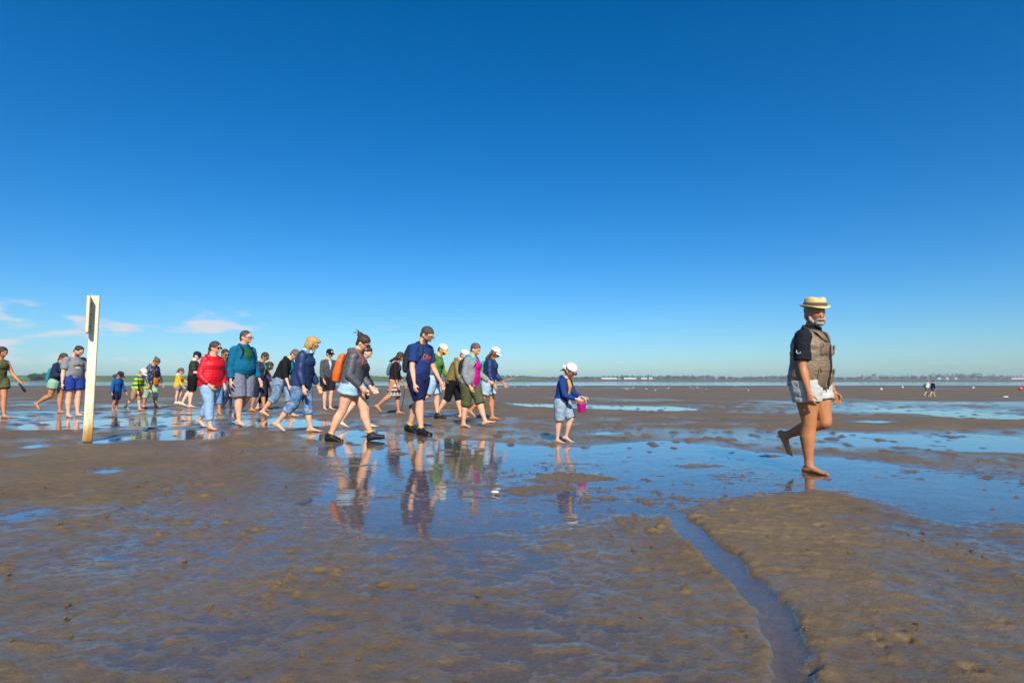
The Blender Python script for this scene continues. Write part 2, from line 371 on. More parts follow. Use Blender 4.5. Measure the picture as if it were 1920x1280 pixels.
# water film: follows the flat's base level
xw = np.concatenate([-np.geomspace(0.5, 7000, 40)[::-1], [0], np.geomspace(0.5, 7000, 40)])
yw = np.concatenate([[-60, -5, 0, 5, 10, 15, 20], np.arange(23, 64, 0.5), np.geomspace(64, 7000, 40)])
wme, *_ = grid_mesh('water', xw, yw, base_z)
t = NT('shallow_water'); p = t.pos()
w1 = t.noise(2.6, 3, 0.55, p, (1.0, 1.6, 1)); w2 = t.noise(16, 3, 0.6, p, (1.0, 1.5, 1))
sy = t.n('ShaderNodeSeparateXYZ'); t.l(p, sy.inputs[0]); sea = t.rng(sy.outputs['Y'], 20, 200)
w3 = t.noise(0.35, 4, 0.6, p, (1, 1.4, 1))
hh = t.math('ADD', t.math('ADD', t.math('MULTIPLY', w1, 1.0), t.math('MULTIPLY', w2, 0.10)), t.math('MULTIPLY', t.math('MULTIPLY', sea, w3), 60))
nb = t.bump(hh, 0.10, 0.03)
geo = t.n('ShaderNodeNewGeometry'); dt = t.n('ShaderNodeVectorMath', operation='DOT_PRODUCT'); t.l(nb, dt.inputs[0]); t.l(geo.outputs['Incoming'], dt.inputs[1])
cosi = t.math('MINIMUM', t.math('ABSOLUTE', dt.outputs['Value']), 1.0)
fres = t.math('ADD', t.math('MULTIPLY', t.math('POWER', t.math('SUBTRACT', 1.0, cosi), 5.0), 0.98), 0.02)   # Schlick, water
gl = t.n('ShaderNodeBsdfGlossy'); gl.inputs['Roughness'].default_value = 0.03; gl.inputs['Color'].default_value = (1, 1, 1, 1); t.l(nb, gl.inputs['Normal'])
tr = t.n('ShaderNodeBsdfTransparent'); tr.inputs['Color'].default_value = (0.93, 0.91, 0.87, 1)
ms = t.n('ShaderNodeMixShader'); t.l(fres, ms.inputs[0]); t.l(tr.outputs[0], ms.inputs[1]); t.l(gl.outputs[0], ms.inputs[2]); t.l(ms.outputs[0], t.out.inputs['Surface'])
M['shallow_water'] = t.m
add_obj('water', wme, M['shallow_water'], kind='structure')
print('ground', len(gx), round(time.time() - T0, 1))
#PEOPLE#
# ------------------------------------------------------------------ figure building
V = lambda *a: np.array(a, float)
def unit(v): return v / (np.linalg.norm(v) + 1e-12)
class MB:
    def __init__(s): s.v = []; s.f = []; s.n = 0
    def add(s, v, f):
        s.v.append(np.asarray(v, float)); s.f += [tuple(i + s.n for i in q) for q in f]; s.n += len(v)
    def loft(s, rings, cap=True):
        k = len(rings[0]); v = np.concatenate(rings); f = []
        for r in range(len(rings) - 1):
            for i in range(k):
                j = (i + 1) % k; f.append((r * k + i, r * k + j, (r + 1) * k + j, (r + 1) * k + i))
        if cap:
            m = len(rings); v = np.concatenate([v, [rings[0].mean(0), rings[-1].mean(0)]])
            for i in range(k):
                j = (i + 1) % k; f.append((j, i, m * k)); f.append(((m - 1) * k + i, (m - 1) * k + j, m * k + 1))
        s.add(v, f)
    def ball(s, c, r, ax=None, n=14, m=9, fn=None):
        r = np.ones(3) * r; ax = np.eye(3) if ax is None else np.array(ax)
        pts = []; f = []
        for i in range(1, m):
            th = math.pi * i / m
            for j in range(n):
                ph = 2 * math.pi * j / n; pts.append((math.sin(th) * math.cos(ph), math.sin(th) * math.sin(ph), math.cos(th)))
        pts += [(0, 0, 1), (0, 0, -1)]; P = np.array(pts)
        if fn is not None: P = fn(P)
        for i in range(m - 2):
            for j in range(n): k = (j + 1) % n; f.append((i * n + j, (i + 1) * n + j, (i + 1) * n + k, i * n + k))
        a = (m - 1) * n
        for j in range(n): k = (j + 1) % n; f.append((j, k, a)); f.append(((m - 2) * n + k, (m - 2) * n + j, a + 1))
        s.add(np.asarray(c) + (P * r) @ ax, f)
    def tube(s, pts, rad, n=8, flat=1.0, up=None):
        pts = [np.asarray(q, float) for q in pts]; rad = rad if hasattr(rad, '__len__') else [rad] * len(pts); rings = []
        for i, q in enumerate(pts):
            d = unit(pts[min(i + 1, len(pts) - 1)] - pts[max(i - 1, 0)]); h = V(0, 0, 1) if up is None else up[i] if isinstance(up, list) else up
            if abs(d @ h) > 0.95: h = V(1, 0, 0)
            v = unit(h - d * (d @ h)); u = np.cross(d, v)
            a = np.arange(n) * 2 * math.pi / n
            rings.append(q + rad[i] * (np.cos(a)[:, None] * u + flat * np.sin(a)[:, None] * v))
        s.loft(rings)
    def box(s, c, h, ax=None):
        ax = np.eye(3) if ax is None else np.array(ax); c = np.asarray(c, float)
        P = np.array([(a, b, d) for a in (-1, 1) for b in (-1, 1) for d in (-1, 1)]) * np.asarray(h)
        s.add(c + P @ ax, [(0, 1, 3, 2), (4, 6, 7, 5), (0, 4, 5, 1), (2, 3, 7, 6), (0, 2, 6, 4), (1, 5, 7, 3)])
    def mesh(s, name, smooth=True): return mesh_from(name, np.concatenate(s.v), s.f, smooth)
def ring(c, u, v, ru, rv, n=18):
    a = np.arange(n) * 2 * math.pi / n
    return c + np.cos(a)[:, None] * u * ru + np.sin(a)[:, None] * v * rv
TORSO = np.array([  # s above hip joint, half width, half depth, forward offset (fractions of stature)
    (-.075, .050, .046, 0), (-.045, .084, .060, -.004), (0, .093, .066, -.007), (.04, .089, .062, -.004), (.09, .077, .055, 0), (.15, .081, .058, .003),
    (.205, .090, .064, .004), (.235, .088, .060, 0), (.258, .080, .052, -.003), (.278, .068, .047, -.006), (.295, .051, .042, -.007), (.312, .037, .037, -.004), (.36, .033, .035, .006)])
THIGH = [(0, .052, .058, 0), (.25, .052, .056, .003), (.6, .043, .046, .004), (.9, .034, .036, .003), (1.0, .032, .035, .002)]
SHIN = [(0, .032, .035, .002), (.12, .031, .035, -.002), (.32, .033, .037, -.008), (.6, .026, .028, -.005), (.85, .019, .021, -.001), (1.0, .019, .022, 0)]
UARM = [(0, .029, .031, 0), (.3, .027, .030, 0), (.7, .023, .026, 0), (1, .021, .022, 0)]
FARM = [(0, .021, .022, 0), (.25, .022, .024, 0), (.6, .018, .019, 0), (.92, .0145, .0125, 0), (1, .0145, .012, 0)]
def limb(mb, p0, p1, secs, fwd, H, ease=0.0, k=1.0, t0=0.0, t1=1.0, flare=0.0, n=14):
    d = p1 - p0; L = np.linalg.norm(d); d = d / L; v = unit(fwd - d * (d @ fwd)); u = np.cross(d, v)
    S = np.array(secs); ts = sorted(set([t0, t1] + [q for q in S[:, 0] if t0 < q < t1])); rings = []
    for q in ts:
        ru, rv, off = (np.interp(q, S[:, 0], S[:, c]) for c in (1, 2, 3))
        e = ease + flare * max(0, (q - t0) / max(t1 - t0, 1e-6))
        rings.append(ring(p0 + d * L * q + v * off * H, u, v, (ru * k + e) * H, (rv * k + e) * H, n))
    if len(rings) > 1: mb.loft(rings)
class Fig:
    def __init__(s, H=1.75, female=False, bulk=1.0, belly=0.0, lean=4, hunch=8, head=(10, 0), R_=(0, 5, 0), L_=(0, 5, 0), ra=(0, 6, 15, 0), la=(0, 6, 15, 0), toe=6, hw=None, child=False, curl=22, legk=1.05):
        s.legk = legk
        s.H = H; s.female = female; s.bulk = bulk; s.belly = belly; s.curl = curl
        s.leglen = 0.492 * (0.95 if child else 1); s.headk = 1.22 if child else 1.0; s.child = child
        s.hipz = (s.leglen + .039) * H; s.lean, s.hunch = R(lean), R(hunch * .75)
        s.side = {'R': -1, 'L': 1}; X = V(1, 0, 0)
        s.leg = {}
        for k, (th, kn, fp) in (('R', R_), ('L', L_)):
            sd = s.side[k]; hip = V(0, sd * (.052 if not female else .055) * H * (0.5 + 0.5 * bulk), s.hipz)
            a = R(th); b = R(th - kn); d1 = unit(V(math.sin(a), -sd * .03, -math.cos(a))); d2 = unit(V(math.sin(b), -sd * .01, -math.cos(b)))
            knee = hip + d1 * s.leglen * .5 * H; ank = knee + d2 * s.leglen * .5 * H
            ft = R(fp); ty = R(toe) * sd; fd = V(math.cos(ft) * math.cos(ty), math.cos(ft) * math.sin(ty), math.sin(ft)); fu = unit(V(-math.sin(ft) * math.cos(ty), 0, math.cos(ft)))
            s.leg[k] = dict(hip=hip, knee=knee, ank=ank, fd=fd, fu=fu)
        # lowest sole point -> z=0
        low = min(min((q['ank'] + q['fd'] * x * H - q['fu'] * .039 * H)[2] for x in (-.04, .085, .115)) for q in s.leg.values())
        s.dz = -low
        for q in s.leg.values():
            for k in ('hip', 'knee', 'ank'): q[k] = q[k] + V(0, 0, s.dz)
        s.pel = V(0, 0, s.hipz + s.dz)
        # spine
        ss = np.linspace(-.1, .36, 47); s.ss = ss; pts = []; 
        ang = lambda q: s.lean + s.hunch * float(sstep(.08, .30, np.array(q)))
        z0 = s.pel.copy(); P = {}
        c = z0.copy(); prev = 0.0; up = []
        for q in ss[ss >= -1e-9]:
            c = c + V(math.sin(ang(q)), 0, math.cos(ang(q))) * (q - prev) * H; prev = q; P[round(float(q), 3)] = c.copy()
        s._sp = lambda q: (z0 + V(math.sin(s.lean), 0, math.cos(s.lean)) * q * H) if q < 0 else np.array([np.interp(q, list(P), [w[i] for w in P.values()]) for i in range(3)])
        s._ang = ang
        # arms
        s.arm = {}
        for k, (sf, sa, ef, fi) in (('R', ra), ('L', la)):
            sd = s.side[k]; sh = s.sp(.249) + V(0, sd * (.084 if female else .093) * H * (0.6 + 0.4 * bulk), 0)
            a = R(sf); b = R(sf + ef); d1 = unit(V(math.sin(a), sd * math.sin(R(sa)), -math.cos(a))); d2 = unit(V(math.sin(b), sd * (math.sin(R(sa)) - math.sin(R(fi))), -math.cos(b)))
            el = sh + d1 * .172 * H; wr = el + d2 * .148 * H
            s.arm[k] = dict(sh=sh, el=el, wr=wr, d=d2)
        # head frame
        hp, hy = R(head[0]), R(head[1])
        f0 = V(math.cos(hp) * math.cos(hy), math.cos(hp) * math.sin(hy), -math.sin(hp)); lft = unit(np.cross(V(0, 0, 1), f0)); s.hu = np.cross(f0, lft); s.hf, s.hl = f0, lft
        s.hk = H * s.headk * 1.05; s.hc = s.sp(.338) + s.hu * .050 * s.hk + s.hf * .014 * s.hk
    def sp(s, q): return s._sp(q)
    def spf(s, q): a = s._ang(max(q, 0)); return V(math.cos(a), 0, -math.sin(a))
    def tsec(s, q, ease=0.0, straight=0.0):
        w, d, o = (np.interp(q, TORSO[:, 0], TORSO[:, c]) for c in (1, 2, 3))
        if s.female:
            if -.06 < q < .06: w *= 1.05
            if .06 <= q < .14: w *= .96
            if .17 < q < .25: d *= 1.10; o += .006
        if s.child: w *= 1.04; d *= 1.08
        if straight and -.08 < q < .22: w = w + straight * max(0, .092 - w); d = d + straight * max(0, .066 - d)
        b = s.belly * math.exp(-((q - .07) / .07) ** 2)
        kk = s.bulk if q < .29 else 1 + (s.bulk - 1) * .4
        return (w * kk + ease + b * .3), (d * kk + ease + b * .5), o + b * .5
    def tring(s, q, ease=0.0, straight=0.0, n=22, wk=1.0):
        w, d, o = s.tsec(q, ease, straight); f = s.spf(q)
        return ring(s.sp(q) + f * o * s.H, f, V(0, 1, 0), d * s.H, w * s.H * wk, n)
    def surf(s, q, y, ease=0.0, back=False, straight=0.0):
        """point on the clothed torso at height q, lateral y (fractions), front or back"""
        w, d, o = s.tsec(q, ease, straight); c = math.sqrt(max(0.05, 1 - (y / w) ** 2)); f = s.spf(q)
        return s.sp(q) + f * (o + (-d if back else d) * c) * s.H + V(0, y * s.H, 0)
    def foot(s, mb, k, ease=0.0, toes=True):
        q = s.leg[k]; H = s.H; fd, fu = q['fd'], q['fu']; w = np.cross(fu, fd); o = q['ank'] - fu * .039 * H; sd = s.side[k]
        rings = [ring(o + fd * x * H + fu * (hh + dz) * H, w, fu, (hw + ease) * H, (hh + ease) * H, 14) for x, hw, hh, dz in
                 ((-.042, .008, .010, .006), (-.036, .016, .017, .0), (-.015, .019, .024, 0), (.015, .019, .025, .0), (.045, .022, .018, .0), (.075, .026, .0125, 0), (.095, .026, .009, 0), (.108 + ease, .022, .007, 0))]
        mb.loft(rings)
        if toes:
            for j in range(5):
                lat = (-.019 + j * .0095) * -sd; ln = (.016, .014, .012, .009, .006)[j]; r = (.0085, .0062, .006, .0056, .0052)[j]
                b = o + fd * (.100 - .002 * j) * H + w * lat * H + fu * r * H
                mb.ball(b + fd * ln * .6 * H, np.array((ln, r, r)) * H, np.array([fd, w, fu]), 8, 6)
        mb.ball(q['ank'], np.array((.021, .020, .024)) * H + ease * H)
    def hand(s, mb, k):
        q = s.arm[k]; H = s.H * (.93 if not s.child else 1.0); d = q['d']; sd = s.side[k]; pn = unit(V(0.15, -sd, 0) - d * (d @ V(0.15, -sd, 0))); w = np.cross(d, pn); w = w if w @ V(1, 0, 0) > 0 else -w; c0 = q['wr']
        rings = [ring(c0 + d * x * H, w, pn, a * H, b * H, 12) for x, a, b in ((-.006, .0145, .012), (.012, .018, .0115), (.035, .0235, .0105), (.055, .0225, .009), (.060, .018, .007))]
        mb.loft(rings); cu = R(s.curl)
        for j, (lt, ln) in enumerate(((.0165, .042), (.0055, .047), (-.0055, .044), (-.0160, .034))):
            b = c0 + d * .056 * H + w * lt * H; spread = w * (lt * 2.2)
            d1 = unit(d * math.cos(cu) + pn * math.sin(cu) + spread); d2 = unit(d * math.cos(cu * 2.2) + pn * math.sin(cu * 2.2) + spread)
            m = b + d1 * ln * .52 * H; e = m + d2 * ln * .48 * H
            mb.tube([b - d1 * .008 * H, m, e, e + d2 * .003 * H], [.0056 * H, .0052 * H, .0046 * H, .002 * H], 8)
        b = c0 + d * .018 * H + w * .014 * H; m = b + unit(d * .75 + w * .6 + pn * .35) * .028 * H; e = m + unit(d * .9 + w * .15 + pn * .4) * .022 * H
        mb.tube([b, m, e, e + d * .002 * H], [.0075 * H, .0062 * H, .005 * H, .002 * H], 8)
        q['palm'] = c0 + d * .05 * H + pn * .012 * H; q['pn'] = pn
    def head(s, mb):
        k = s.hk; ax = np.array([s.hf, s.hl, s.hu])
        def shape(P):
            P = P.copy(); x, y, z = P.T; lo = np.clip(-z, 0, 1)
            y *= 1 - .30 * lo ** 1.6; x = np.where(x < 0, x * (1 - .42 * lo ** 1.5), x * (1 - .10 * lo)); y *= 1 - .06 * np.clip(x, 0, 1)
            P = np.stack([x, y, z], 1)
            fr = np.clip(x, 0, 1)
            e = np.exp(-((np.abs(y) - .40) / .20) ** 2 - ((z - .02) / .13) ** 2); P[:, 0] -= .10 * e * (x > .3)
            P[:, 0] += .05 * np.exp(-((z - .22) / .10) ** 2) * (fr > .5); P[:, 0] += .07 * np.exp(-((z + .86) / .16) ** 2 - (y / .35) ** 2) * (x > 0)
            return P
        mb.ball(s.hc, np.array((.060, .0445, .067)) * k, ax, 26, 18, shape)
        A = lambda x, y, z: s.hc + (s.hf * x + s.hl * y + s.hu * z) * k
        mb.loft([ring(A(.052, 0, .006), s.hl, s.hu, .004 * k, .004 * k, 8), ring(A(.058, 0, -.006), s.hl, s.hu, .006 * k, .006 * k, 8), ring(A(.0655, 0, -.017), s.hl, s.hu, .0085 * k, .006 * k, 8), ring(A(.056, 0, -.024), s.hl, s.hu, .008 * k, .003 * k, 8)])
        mb.tube([A(.053, -.015, -.037), A(.0575, 0, -.036), A(.053, .015, -.037)], [.003 * k, .006 * k, .003 * k], 8)
        for sd in (-1, 1): mb.ball(A(-.004, sd * .046, -.006), np.array((.012, .005, .018)) * k, ax, 8, 6)
        mb.tube([s.sp(.29), s.sp(.335), A(-.012, 0, -.035)], [.040 * s.H, .0345 * s.H * (1 if not s.child else .92) * (.93 if s.female else 1), .035 * s.H], 14)
    def thigh(s): return [(t_, a * (1 + (s.legk - 1) * (1 - t_)), b_ * (1 + (s.legk - 1) * (1 - t_)), o) for t_, a, b_, o in THIGH]
    def body(s, barefoot=True):
        mb = MB(); H = s.H; b = s.bulk; bl = 1 + (b - 1) * .8
        mb.loft([s.tring(q) for q in TORSO[:, 0]])
        for k, q in s.leg.items():
            X = V(1, 0, .01); limb(mb, q['hip'], q['knee'], s.thigh(), X, H, 0, bl); limb(mb, q['knee'], q['ank'], SHIN, X, H, 0, bl)
            mb.ball(q['knee'] + V(.002 * H, 0, 0), .0335 * H * bl); mb.ball(q['hip'], .052 * H * bl); s.foot(mb, k)
        for k, q in s.arm.items():
            X = V(.3, 1, .01); limb(mb, q['sh'], q['el'], UARM, X, H, 0, bl); limb(mb, q['el'], q['wr'], FARM, X, H, 0, 1 + (b - 1) * .6)
            mb.ball(q['sh'], .031 * H * bl); mb.ball(q['el'], .0215 * H * bl); s.hand(mb, k)
        s.head(mb); return mb
    def top(s, hem=-.02, sleeve=1.85, ease=.010, straight=.6, neck=.300, collar=0.0, hood=False, flare=0.0, sl_ease=None):
        mb = MB(); H = s.H; sl = ease * .55 + .002 if sl_ease is None else sl_ease * .75
        qs = [hem] + [q for q in np.arange(-.06, .30, .03) if q > hem + .012 and q < neck - .01] + [neck]
        def er(q): return ease + flare * max(0, (.10 - q) / .15) - ease * .55 * float(sstep(.20, .28, np.array(q)))
        mb.loft([s.tring(q, er(q), straight) for q in qs])
        if collar: mb.loft([s.tring(q, e, 0) for q, e in ((.27, .002), (.300, .010), (.300 + collar, .012), (.302 + collar, .004))])
        for k, q in s.arm.items():
            if sleeve <= 0: continue
            X = V(.3, 1, .01); bl = 1 + (s.bulk - 1) * .8
            limb(mb, q['sh'], q['el'], UARM, X, H, sl, bl, 0, min(1, sleeve), 0 if sleeve > 1 else .006)
            mb.ball(q['sh'] - V(0, 0, .002 * H), (.031 * bl + sl) * H)
            if sleeve > 1: limb(mb, q['el'], q['wr'], FARM, X, H, sl, 1 + (s.bulk - 1) * .6, 0, sleeve - 1); mb.ball(q['el'], (.0215 * bl + sl) * H)
        if hood:
            c = s.sp(.292) - s.spf(.29) * .040 * H
            mb.tube([s.sp(.272) + V(.035 * H, .05 * H, 0), s.sp(.296) + V(0, .058 * H, 0), c + V(-.018 * H, .035 * H, .004 * H), c + V(-.028 * H, 0, 0), c + V(-.018 * H, -.035 * H, .004 * H), s.sp(.296) + V(0, -.058 * H, 0), s.sp(.272) + V(.035 * H, -.05 * H, 0)],
                    [.010 * H, .017 * H, .024 * H, .030 * H, .024 * H, .017 * H, .010 * H], 10)
        return mb
    def panel(s, s0, s1, wk0, wk1, ease, straight=.6):
        """shirt front showing between the open edges of a jacket: a thick patch lying on the chest"""
        mb = MB(); rings = []
        for q in np.linspace(s0, s1, 12):
            t_ = (q - s0) / (s1 - s0); w, d, o = s.tsec(q, ease, straight); hw = w * (wk0 + (wk1 - wk0) * t_); ys_ = np.linspace(-hw, hw, 9)
            e2 = ease * (1 - .55 * float(sstep(.20, .28, np.array(q))))
            rings.append(np.array([s.surf(q, y, e2 + .006 - .010 * abs(y / hw) ** 4, False, straight) for y in ys_] + [s.surf(q, y, e2 - .02, False, straight) for y in ys_[::-1]]))
        mb.loft(rings); return mb
    def bottom(s, end=.85, ease=.010, flare=0.0, waist=.075, cuff=False):
        mb = MB(); H = s.H; bl = 1 + (s.bulk - 1) * .8
        mb.loft([s.tring(q, ease * .8) for q in (-.062, -.04, -.01, .02, .05, waist)])
        for k, q in s.leg.items():
            X = V(1, 0, .01); mb.ball(q['hip'], (.052 * bl + ease) * H)
            limb(mb, q['hip'], q['knee'], s.thigh(), X, H, ease, bl, 0, min(1, end), flare if end <= 1 else 0)
            if end > 1:
                mb.ball(q['knee'], (.034 * bl + ease) * H); limb(mb, q['knee'], q['ank'], SHIN, X, H, ease, bl, 0, end - 1, flare)
            if cuff:
                a, b_, S, t_ = (q['hip'], q['knee'], s.thigh(), end) if end <= 1 else (q['knee'], q['ank'], SHIN, end - 1)
                limb(mb, a, b_, S, X, H, ease + flare + .004, bl, t_ - .09, t_)
        return mb
    def skirt(s, end=.95, ease=.012):
        mb = MB(); H = s.H; kz = min(q['knee'][2] for q in s.leg.values()); rings = [s.tring(q, ease * .7) for q in (.07, .04, 0)]
        L, Rr = s.leg['L'], s.leg['R']
        for t_ in (.25, .5, .75, end):
            a = L['hip'] + (L['knee'] - L['hip']) * t_; b_ = Rr['hip'] + (Rr['knee'] - Rr['hip']) * t_; c = (a + b_) / 2; dx = abs(a[0] - b_[0]) / 2
            rings.append(ring(c, V(1, 0, 0), V(0, 1, 0), dx + (.058 + ease) * H, (.095 + ease - .02 * t_) * H, 22))
        mb.loft(rings[::-1]); return mb
    def sock(s, top=.80, ease=.010):
        out = []
        for k, q in s.leg.items():
            mb = MB(); s.foot(mb, k, ease, False); limb(mb, q['knee'], q['ank'], SHIN, V(1, 0, .01), s.H, ease, 1, top, 1.0); out.append((k, mb))
        return out
JOBS = []
def job(name, mb, parent, mat, c, voxel, smooth=2, disp=None, label=None, top=None, dec=None, seed=0):
    JOBS.append(dict(name=name, mb=mb, parent=parent, mat=mat, c=c, voxel=voxel, smooth=smooth, disp=disp, label=label, top=top, dec=dec, seed=seed))
def wrinkle(a=.006, seed=0, sc3=(7, 7, 13)):
    def f(p): return a * 1.5 * (.30 - np.abs(fbm3(p * np.array(sc3) + seed, 3, seed)) * 2.2) + a * .8 * fbm3(p * 28 + seed, 2, seed + 5)
    return f
def run_jobs():
    tmp = []
    for j in JOBS:
        me = j['mb'].mesh('tmp'); o = bpy.data.objects.new('tmp', me); col.objects.link(o)
        m = o.modifiers.new('r', 'REMESH'); m.mode = 'VOXEL'; m.voxel_size = j['voxel']; m.adaptivity = 0
        if j['smooth']: m = o.modifiers.new('s', 'SMOOTH'); m.iterations = j['smooth']; m.factor = .5
        tmp.append(o)
    dg = bpy.context.evaluated_depsgraph_get()
    for j, o in zip(JOBS, tmp):
        me = bpy.data.meshes.new_from_object(o.evaluated_get(dg), depsgraph=dg); me.name = j['name']; n = len(me.vertices)
        p = np.empty(n * 3, np.float32); me.vertices.foreach_get('co', p); p = p.reshape(-1, 3).astype(float)
        if j['disp'] is not None:
            nn = np.empty(n * 3, np.float32); me.vertex_normals.foreach_get('vector', nn); p2 = p + nn.reshape(-1, 3) * j['disp'](p)[:, None]
            me.vertices.foreach_set('co', p2.astype(np.float32).ravel())
        c = j['c'](p) if callable(j['c']) else np.tile(j['c'], (n, 1))
        a = me.color_attributes.new('Col', 'FLOAT_COLOR', 'POINT'); a.data.foreach_set('color', np.concatenate([c, np.ones((n, 1))], 1).astype(np.float32).ravel())
        me.polygons.foreach_set('use_smooth', np.ones(len(me.polygons), bool)); me.update()
        ob = add_obj(j['name'], me, M[j['mat']], j['parent'])
        if j['label']: ob['label'] = j['label']
        if j['top']:
            for k_, v_ in j['top'].items():
                if k_ == 'loc': ob.location = v_
                elif k_ == 'rz': ob.rotation_euler = (0, 0, v_)
                else: ob[k_] = v_
        j['obj'] = ob
    for o in tmp: me = o.data; bpy.data.objects.remove(o); bpy.data.meshes.remove(me)
def colored(me, c):
    n = len(me.vertices); a = me.color_attributes.new('Col', 'FLOAT_COLOR', 'POINT'); a.data.foreach_set('color', np.tile([*c, 1.0], n).astype(np.float32)); return me
SKIN = {'fair': lin('e2ab8a'), 'tan': lin('c9875c'), 'deep': lin('b87a50'), 'pale': lin('edbfa4')}
def stripes(cols, width, z0=0):
    cols = [lin(c) if isinstance(c, str) else c for c in cols]
    def f(p): i = (np.floor((p[:, 2] - z0) / width)).astype(int) % len(cols); return np.array(cols)[i]
    return f
def two(ca, cb, test):
    def f(p): return np.where(test(p)[:, None], cb, ca)
    return f
PEOPLE = []
class Person:
    """one walker: an Empty at the feet with body, clothing and hair as parts"""
    def __init__(s, px, py, yaw, label, skin='fair', vox=None, wet=False, group=None, **k):
        s.f = Fig(**k); x, y, _ = G(px, py); yaw = yaw - math.degrees(math.atan2(x, y)) * .9; s.dist = y; s.H = s.f.H
        e = bpy.data.objects.new('person', None); col.objects.link(e); s.e = e; e.empty_display_size = .2
        # stand the lower foot on the mud
        q = min(s.f.leg.values(), key=lambda w: (w['ank'] - w['fu'] * .039 * s.H)[2]); c, sn = math.cos(R(yaw)), math.sin(R(yaw))
        fx, fy = q['ank'][0] + .03 * s.H, q['ank'][1]
        e.location = (x, y, ground_z(x + fx * c - fy * sn, y + fx * sn + fy * c) - .004); e.rotation_euler = (0, 0, R(yaw)); s.rz = R(yaw)
        e['label'] = label; e['category'] = 'person'
        if group: e['group'] = group
        s.vox = vox or min(.013, max(.0062, .00085 * y)); s.skin = SKIN[skin]; PEOPLE.append(s); s.seed = len(PEOPLE) * 7
        s.brow = s.skin * .35; s.beard = None; s.bodyjob()
    def loc(s): return dict(loc=tuple(s.e.location), rz=s.rz)
    def bodyjob(s):
        f = s.f; Hc, A, k = f.hc, np.array([f.hf, f.hl, f.hu]), f.hk; sk = s.skin
        def c(p):
            q = (p - Hc) @ A.T / k; x, y, z = q.T; o = np.tile(sk, (len(p), 1)); fr = (x > .028) & (np.abs(y) < .045) & (np.abs(z) < .08)
            red = sk * np.array([1.05, .78, .72])
            lips = fr & (np.abs(z + .0365) < .0055) & (np.abs(y) < .017); o[lips] = sk * np.array([.85, .45, .45])
            ck = fr & (np.hypot(np.abs(y) - .024, z + .018) < .014); o[ck] = red
            br = fr & (np.abs(z - .0145) < .0045) & (np.abs(np.abs(y) - .019) < .012); o[br] = s.brow * .6 + sk * .4
            ey = fr & (np.abs(z - .002) < .0042) & (np.abs(np.abs(y) - .019) < .0085); o[ey] = sk * (.25 if s.vox < .0085 else .5)
            if s.beard is not None:
                bd = (x > .005) & (z < -.024) & (z > -.085) & (x > -z * .1) & (np.linalg.norm(q, axis=1) < .085) & ~lips
                bd |= fr & (np.abs(z + .028) < .005) & (np.abs(y) < .02); o[bd] = s.beard * .75 + sk * .25
            o *= (1 + .22 * fbm3(p * 14, 3, s.seed))[:, None]
            mud = np.clip((.075 - p[:, 2]) / .05, 0, 1) * np.clip(.45 + 1.6 * fbm3(p * 30, 3, s.seed + 2), 0, 1); o = o * (1 - .75 * mud[:, None]) + np.array((.10, .068, .035)) * .75 * mud[:, None]
            return o
        job('body', f.body(), s.e, 'skin', c, s.vox, 3)
    def wear(s, name, mb, mat, c, a=.006, smooth=2, label=None, sc3=(7, 7, 13), disp=None):
        if isinstance(c, str): c = lin(c)
        job(name, mb, s.e, mat, c, s.vox, smooth, disp or (wrinkle(a, s.seed, sc3) if a else None), label); return s
    def top(s, name, c, mat='cloth', a=.007, label=None, disp=None, **k): return s.wear(name, s.f.top(**k), mat, c, a, label=label, disp=disp)
    def bottom(s, name, c, mat='cloth', a=.006, label=None, **k): return s.wear(name, s.f.bottom(**k), mat, c, a, label=label, sc3=(10, 10, 12))
    def socks(s, c='141416', trim='d9a414'):
        f = s.f
        for k, mb in f.sock(.86): 
            an = f.leg[k]['ank'] + (f.leg[k]['knee'] - f.leg[k]['ank']) * .10; kn = f.leg[k]['knee']; d = unit(kn - an)
            s.wear('water_shoe', mb, 'nylon', two(lin(c), lin(trim), lambda p, a=an, d=d: ((p - a) @ d) > .0), 0, 1)
    def hair(s, style, c):
        f = s.f; k = f.hk; ax = np.array([f.hf, f.hl, f.hu]); A = lambda x, y, z: f.hc + (f.hf * x + f.hl * y + f.hu * z) * k; mb = MB()
        if isinstance(c, str): c = lin(c)
        s.brow = c * .8
        r = {'short': (.061, .0485, .0545), 'crop': (.0585, .0475, .052)}.get(style, (.062, .0505, .056))
        o = {'short': (-.008, 0, .020), 'crop': (-.009, 0, .020)}.get(style, (-.008, 0, .020))
        if style == 'receding': r = (.057, .0475, .052); o = (-.012, 0, .020)
        mb.ball(A(*o), np.array(r) * k, ax, 20, 14)
        mb.ball(A(-.028, 0, -.012), np.array((.034, .042, .040)) * k, ax, 16, 10)
        if style == 'bob':
            for sd in (-1, 1): mb.ball(A(-.008, sd * .037, -.016), np.array((.040, .018, .046)) * k, ax, 14, 10)
            mb.ball(A(-.036, 0, -.02), np.array((.03, .044, .042)) * k, ax, 14, 10); mb.ball(A(.030, .012, .050), np.array((.034, .036, .016)) * k, ax, 12, 8)
        if style in ('bun', 'wildbun'):
            mb.ball(A(-.062, 0, .048), np.array((.026, .028, .026)) * k, ax, 12, 8)
            if style == 'wildbun':
                mb.tube([A(-.07, .01, .06), A(-.10, .02, .056), A(-.125, .015, .036), A(-.14, .01, .04)], [.008 * k, .006 * k, .005 * k, .002 * k], 6)
                mb.tube([A(-.07, -.01, .06), A(-.095, -.015, .075), A(-.115, -.02, .070)], [.007 * k, .005 * k, .002 * k], 6)
        if style == 'tied': mb.tube([A(-.05, 0, .01), A(-.075, 0, -.01), A(-.08, 0, -.05), A(-.07, .005, -.09)], [.014 * k, .017 * k, .013 * k, .004 * k], 8)
